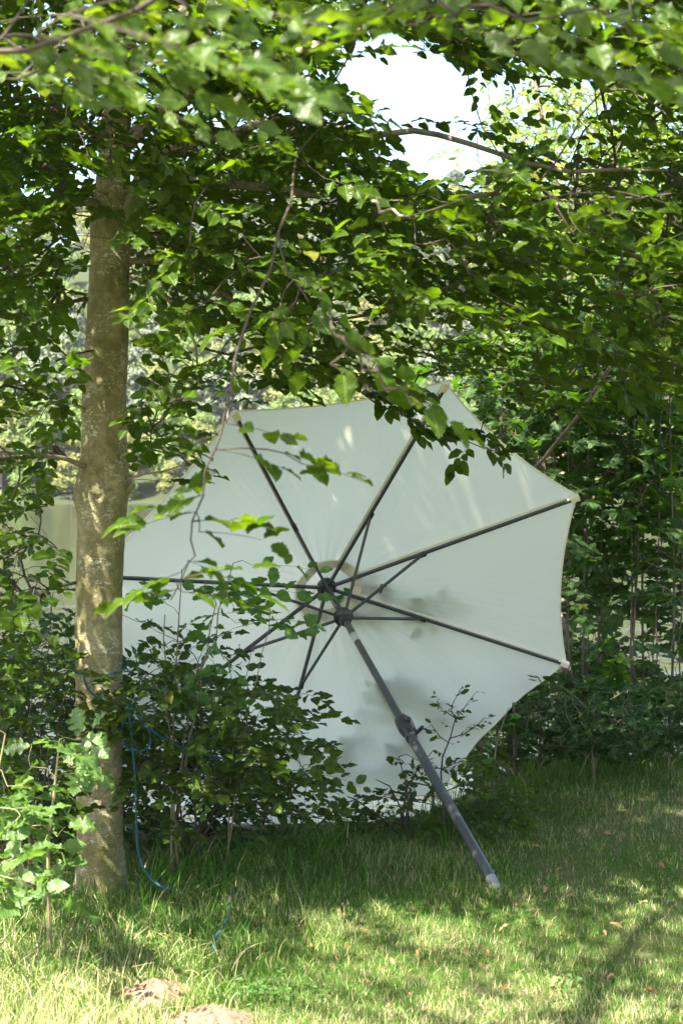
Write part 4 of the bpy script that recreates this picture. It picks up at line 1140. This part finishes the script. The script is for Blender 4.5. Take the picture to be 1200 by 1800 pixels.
# ------------------------------------------------------------------ grass
XE = np.array([-3, -1.2, -.75, -.4, 0, .4, .8, 1.2, 2, 3.5]); YE = np.array([4.9, 5.25, 5.7, 6.15, 6.95, 7.5, 7.9, 8.5, 9.2, 9.6])
def edge(x): return np.interp(x, XE, YE)
MOUNDS = [(G(268, 1752), .125, .14), (G(372, 1800), .13, .13)]
def blades(n, ylo, yhi, hfun, wfun, keepf, dry=.15, xmul=.29, segs=2, bend=.5, power=1.0):
    u = rng.random(n); y = ylo * (yhi / ylo) ** (u ** power); x = rng.uniform(-1, 1, n) * (xmul * y + .15)
    k = rng.random(n) < keepf(x, y); 
    for c, rx, ry in MOUNDS: k &= (((x - c[0]) / rx) ** 2 + ((y - c[1]) / ry) ** 2 > rng.uniform(.95, 1.35, n)) | (rng.random(n) < .02)
    x, y = x[k], y[k]; n = len(x)
    h = hfun(x, y) * rng.uniform(.5, 1.35, n); w = wfun(h)
    z = gz(x, y) - .004
    a = rng.uniform(0, 2 * np.pi, n); f = rng.uniform(0, 2 * np.pi, n)
    B = np.stack([x, y, z], -1); side = np.stack([np.cos(a), np.sin(a), 0 * a], -1); lean = np.stack([np.cos(f), np.sin(f), 0 * f], -1)
    bd = np.abs(rng.normal(0, bend, n)) + .12
    cols = []; ts = np.linspace(0, 1, segs + 1)
    for t in ts:
        c = B + lean * (h * bd * t ** 1.8)[:, None] + np.array([0, 0, 1.0]) * (h * (t - .28 * np.minimum(bd, 1.4) * t ** 2.2))[:, None]
        if t < 1:
            ww = (w * (1 - .35 * t))[:, None]; cols += [c - side * ww, c + side * ww]
        else: cols.append(c)
    nv = len(cols); V = np.stack(cols, 1).reshape(-1, 3)
    b = (np.arange(n) * nv)[:, None]
    Q = np.concatenate([b + np.array([[2 * s, 2 * s + 1, 2 * s + 3, 2 * s + 2]]) for s in range(segs - 1)]) if segs > 1 else np.zeros((0, 4), int)
    Tr = b + np.array([[nv - 3, nv - 2, nv - 1]])
    r = rng.random(n) ** 1.1 * .8
    dry = np.clip(dry + .34 * np.clip((.1 - x) / .7, 0, 1) * np.clip((5.3 - y) / .8, 0, 1) + .18 * np.clip((4.9 - y) / .9, 0, 1), 0, .8)  # more straw blades towards the front and left: dryness plus sunlight painted into colour
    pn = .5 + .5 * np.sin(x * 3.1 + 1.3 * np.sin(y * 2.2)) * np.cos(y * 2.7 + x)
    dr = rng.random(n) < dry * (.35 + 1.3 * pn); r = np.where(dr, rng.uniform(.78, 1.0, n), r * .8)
    return V, Q, Tr, np.repeat(r, nv)
def grass_obj(name, parts):
    VV, QQ, TT_, RR_ = [], [], [], []; off = 0
    for V, Q, Tr, r in parts:
        VV.append(V); QQ.append(Q + off); TT_.append(Tr + off); RR_.append(r); off += len(V)
    me = mesh_np(name, np.vstack(VV), [np.vstack(QQ), np.vstack(TT_)], M['grass'], rnd=np.concatenate(RR_))
    return tag(obj(name, me), kind='stuff')
def lawn_keep(x, y):
    e = edge(x); k = np.where(y < e, 1.0, np.exp(-(y - e) / .35) * .8)
    patch = .72 + .28 * np.sin(x * 5.3 + 2 * np.sin(y * 1.7)) * np.sin(y * 4.1 + x * 2)
    return k * np.clip(patch + .15, 0, 1)
def lawn_h(x, y):
    e = edge(x)
    return .034 + .055 * np.exp(-np.maximum(e - y, 0) / .55) + .035 * np.clip((-.1 - x) / .8, 0, 1) + .02 * np.clip((y - 5.2) / 1.5, 0, 1) * np.clip((1.0 - x) / .8, 0, 1)
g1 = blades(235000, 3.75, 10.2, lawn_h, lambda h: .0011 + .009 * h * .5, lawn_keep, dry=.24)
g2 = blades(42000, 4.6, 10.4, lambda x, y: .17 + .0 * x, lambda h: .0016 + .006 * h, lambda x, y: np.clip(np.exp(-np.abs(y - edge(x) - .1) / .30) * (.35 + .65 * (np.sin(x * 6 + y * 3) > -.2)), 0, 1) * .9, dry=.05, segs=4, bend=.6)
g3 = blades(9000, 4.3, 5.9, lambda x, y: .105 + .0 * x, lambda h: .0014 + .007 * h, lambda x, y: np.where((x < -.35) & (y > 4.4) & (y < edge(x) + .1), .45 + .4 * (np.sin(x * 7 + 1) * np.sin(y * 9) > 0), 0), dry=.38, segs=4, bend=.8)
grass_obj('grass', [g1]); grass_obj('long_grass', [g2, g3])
# tufts right of the trunk base
def tuft(name, label, cat, c, n, h, sp, w=.0028, dry=.08, bend=.55, group=None):
    x = c[0] + rng.normal(0, sp, n); y = c[1] + rng.normal(0, sp, n)
    a = rng.uniform(0, 2 * np.pi, n); hh = h * rng.uniform(.45, 1.15, n); bd = np.abs(rng.normal(0, bend, n)) + .1
    f = np.arctan2(y - c[1], x - c[0]) + rng.normal(0, .6, n)
    segs = 6; cols = []
    B = np.stack([x - c[0], y - c[1], gz(x, y) - c[2] - .004], -1); side = np.stack([np.cos(a), np.sin(a), 0 * a], -1); lean = np.stack([np.cos(f), np.sin(f), 0 * f], -1)
    for t in np.linspace(0, 1, segs + 1):
        cc = B + lean * (hh * bd * t ** 2)[:, None] + np.array([0, 0, 1.0]) * (hh * (t - .42 * np.minimum(bd, 1.5) * t ** 2.5))[:, None]
        if t < 1: cols += [cc - side * w * (1 - .5 * t), cc + side * w * (1 - .5 * t)]
        else: cols.append(cc)
    nv = len(cols); V = np.stack(cols, 1).reshape(-1, 3); b = (np.arange(n) * nv)[:, None]
    Q = np.concatenate([b + np.array([[2 * s, 2 * s + 1, 2 * s + 3, 2 * s + 2]]) for s in range(segs - 1)]); Tr = b + np.array([[nv - 3, nv - 2, nv - 1]])
    r = np.where(rng.random(n) < dry, rng.uniform(.8, 1, n), rng.uniform(0, .6, n))
    o = obj(name, mesh_np(name, V, [Q, Tr], M['grass'], rnd=np.repeat(r, nv)), None, c)
    return tag(o, label, cat, group)
for (px, py, n, h, lab) in ((262, 1580, 60, .30, 'arching grass tuft beside the trunk foot, right under the hanging rope'), (330, 1560, 75, .26, 'long grass tuft under the shrub, just right of the rope end'),
        (415, 1545, 60, .22, 'thin grass tuft at the shrub edge above the loose rope'), (500, 1520, 70, .22, 'long grass tuft at the right end of the shrub'), (335, 1660, 32, .15, 'pale upright grass tuft left of the loose rope'),
        (450, 1680, 36, .15, 'dark upright grass tuft right of the loose rope'), (70, 1735, 80, .16, 'sunlit long grass tuft at the lower left edge'), (185, 1690, 60, .14, 'sunlit grass tuft between trunk foot and sandy mound'),
        (800, 1420, 50, .20, 'grass tuft right behind the lower pole'), (700, 1430, 50, .17, 'grass tuft left of the pole under the canopy edge')):
    tuft('grass_tuft', lab, 'grass tuft', G(px, py), n, h, .055, group='long grass tufts at the lawn edge')
c = G(965, 1335); tuft('horsetail_clump', 'soft feathery green clump at the lawn edge right of the canopy', 'plant', c, 420, .30, .10, w=.0011, dry=.0, bend=.35)
c = G(905, 1345); tuft('horsetail_clump', 'finer feathery clump touching the canopy corner at the lawn edge', 'plant', c, 240, .22, .08, w=.0010, dry=.0, bend=.35)
# yellowish weed before the canopy corner
wb = G(862, 1385)
wt = pl((868, 1345, 7.6), (872, 1310, 7.6), (882, 1275, 7.6), (893, 1245, 7.6)); 
Tk = smooth_path(wt, 7)
grow('nettle', 'pale upright weed with pointed leaves in front of the lower right canopy edge', 'plant', [(np.vstack([[wb], wt]), [.004, .0035, .003, .0025, .002])], Tk, out_dirs(Tk, Tk.mean(0), up=.05, noise=1.0),
     'elm', 'elm', base=wb, size=.06, k=2, length=.04, n_single=40, rows_single=11, wood='green_stem', limb_wood='green_stem', branch_name='stem', seg=.05, opposite=True)
# clover and ground ivy, small round leaves close to the soil
def clover(name, centres, sd, n, size):
    P = []
    for (px, py) in centres:
        c = G(px, py); q = np.stack([rng.normal(c[0], sd, n), rng.normal(c[1], sd * 1.3, n)], -1); P.append(q)
    q = np.vstack(P); pos = np.stack([q[:, 0], q[:, 1], gz(q[:, 0], q[:, 1]) + rng.uniform(.02, .045, len(q))], -1)
    Nn = unit(np.array([0, -.1, 1]) + rng.normal(0, .25, pos.shape)); D = unit(rng.normal(0, 1, pos.shape) * [1, 1, .1]); X = unit(np.cross(D, Nn)); Z = np.cross(X, D)
    tag(obj(name, join_leaves(name, pos, np.stack([X, D, Z], -1), rng.uniform(.6, 1.2, len(pos)) * size, 'elm', 5, 'elm')), kind='stuff')
clover('clover', [(462, 1745), (480, 1755), (440, 1760), (560, 1752), (365, 1645), (240, 1660), (1010, 1740), (520, 1560), (540, 1500), (300, 1640)], .05, 26, .026)

# ------------------------------------------------------------------ dry leaves on the lawn
dl = [(800, 1503), (730, 1437), (705, 1412), (850, 1465), (990, 1540), (940, 1562), (860, 1462), (1060, 1500), (770, 1655), (740, 1685), (690, 1700), (620, 1680), (645, 1660), (960, 1572), (1075, 1638), (1075, 1475), (900, 1640), (1020, 1700),
      (985, 1660), (1085, 1730), (1050, 1740), (830, 1710), (850, 1685), (900, 1420), (985, 1735), (870, 1590), (790, 1745), (715, 1760), (640, 1740), (590, 1700), (905, 1605), (1010, 1590), (690, 1785), (700, 1560), (1130, 1760), (1140, 1600),
      (550, 1680), (930, 1500), (1005, 1450), (1160, 1530), (1100, 1440), (1130, 1375), (885, 1760), (760, 1790), (520, 1650), (1060, 1650)]
for i, (x, y) in enumerate(dl):
    c = G(x + rng.uniform(-6, 6), y); c[2] += .034
    kind = 'ash' if rng.random() < .7 else 'hornbeam'
    lm_ = leaf_data(kind, 6, 'dry')[3]
    o = obj('fallen_leaf', lm_)
    Nn = unit(np.array([0, 0, 1]) + rng.normal(0, .5, 3)); D = unit(rng.normal(0, 1, 3) * [1, 1, .25]); X = unit(np.cross(D, Nn)); Z = np.cross(X, D)
    s = rng.uniform(.032, .055); A = np.eye(4); A[:3, 0] = X * s * (1.0 if kind == 'ash' else .8); A[:3, 1] = D * s; A[:3, 2] = Z * s * 2; A[:3, 3] = c
    o.matrix_basis = Matrix(A.tolist())
    tag(o, 'dry tan leaf lying curled on the green lawn right of the rope', 'leaf', 'dry leaves scattered over the lawn')

# ------------------------------------------------------------------ far bank
def far_proto(kind, seed):
    r0 = np.random.default_rng(seed)
    if kind == 'pine':
        h = 15.0; n = 2200; pts = []; 
        for _ in range(16):
            z = r0.uniform(.38, .98); rad = 2.9 * (1.15 - z) ** .6; a = r0.uniform(0, 6.28); q = r0.uniform(.2, 1)
            pts.append((np.array([math.cos(a) * rad * q, math.sin(a) * rad * q, z * h]), np.array([1.5, 1.5, .75]) * r0.uniform(.7, 1.2)))
        sz = .5
    else:
        h = 12.0; n = 3000; pts = []
        for _ in range(15):
            z = r0.uniform(.22, .92); rad = 3.6 * math.sin(math.pi * min(1, z * .8 + .12)) ** .7; a = r0.uniform(0, 6.28); q = r0.uniform(.1, .85)
            pts.append((np.array([math.cos(a) * rad * q, math.sin(a) * rad * q, z * h]), np.array([1.9, 1.9, 1.4]) * r0.uniform(.7, 1.2)))
        sz = .42
    w = r0.integers(0, len(pts), n)
    dirs = unit(r0.normal(0, 1, (n, 3))); dirs[:, 2] = np.abs(dirs[:, 2]) * np.where(r0.random(n) < .7, 1, -1)
    pos = np.array([pts[i][0] + dirs[j] * pts[i][1] * r0.uniform(.75, 1.08) for j, i in enumerate(w)])
    Nn = unit(dirs + r0.normal(0, .45, (n, 3)) + [0, 0, .3]); D = unit(np.cross(Nn, r0.normal(0, 1, (n, 3)))); X = np.cross(D, Nn)
    rot = np.stack([X, D, Nn], -1); return h, pos, rot, sz * r0.uniform(.7, 1.3, n) * 1.35
fp = []
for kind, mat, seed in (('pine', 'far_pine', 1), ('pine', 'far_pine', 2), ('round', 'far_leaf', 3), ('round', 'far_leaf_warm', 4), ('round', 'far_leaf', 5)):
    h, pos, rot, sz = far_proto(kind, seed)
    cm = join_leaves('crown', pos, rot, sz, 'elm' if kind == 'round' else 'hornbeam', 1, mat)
    V, F, _ = tube_arrays(np.array([[0, 0, -.6], [.1, 0, h * .4], [.05, .1, h * .9]]), np.array([.22, .17, .05]), 6)
    tm = mesh_np('trunk', V, [F], M['limb'])
    fp.append((kind, cm, tm))
names = {'pine': ('pine_tree', 'hazy grey-green pine on the wooded hillside across the lake', 'pines on the far hillside'),
         'round': ('broadleaf_tree', 'hazy round-crowned broadleaf tree on the wooded hillside across the lake', 'broadleaf trees on the far hillside')}
cnt = 0
ylist = np.concatenate([[203.2, 207.5], np.arange(214, 332, 8.4)])
for yi, y in enumerate(ylist):
    half = .245 * y * 1.12
    step = 4.2 if yi < 2 else (6.5 if yi < 6 else 10.5)
    for x in np.arange(-half, half, step):
        X_, Y_ = x + rng.uniform(-2.4, 2.4), y + rng.uniform(-2, 2)
        if yi == 0: Y_ = 203 + rng.uniform(-.5, .5)
        pr = .15 if yi < 2 else (.35 + .3 * math.sin(X_ * .07 + Y_ * .05))
        kk = int(rng.choice([0, 1])) if rng.random() < pr else int(rng.choice([2, 3, 4]))
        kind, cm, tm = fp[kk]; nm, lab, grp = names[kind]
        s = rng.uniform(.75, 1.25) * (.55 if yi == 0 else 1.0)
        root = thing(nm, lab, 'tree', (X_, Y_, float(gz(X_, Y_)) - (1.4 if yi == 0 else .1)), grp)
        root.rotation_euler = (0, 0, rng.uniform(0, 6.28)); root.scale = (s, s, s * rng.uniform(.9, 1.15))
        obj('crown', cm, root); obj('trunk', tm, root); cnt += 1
print('far trees', cnt)

# fix the units the driver may not know
print('objects', len(bpy.data.objects), 'tris', sum(len(o.data.polygons) for o in bpy.data.objects if o.type == 'MESH'))

# ------------------------------------------------------------------ air over the lake
hz = MB(); hz.box(np.array([0, 165, 48.]), np.eye(3), (260, 185, 53.5))
hm = bpy.data.materials.new('haze_air'); hm.use_nodes = True; hm.node_tree.nodes.clear()
hv = hm.node_tree.nodes.new('ShaderNodeVolumePrincipled'); hv.inputs['Density'].default_value = .00011; hv.inputs['Color'].default_value = (.93, .96, 1, 1); hv.inputs['Anisotropy'].default_value = .2
ho = hm.node_tree.nodes.new('ShaderNodeOutputMaterial'); hm.node_tree.links.new(hv.outputs[0], ho.inputs['Volume'])
tag(hz.build('haze', hm, smooth=False), kind='stuff')
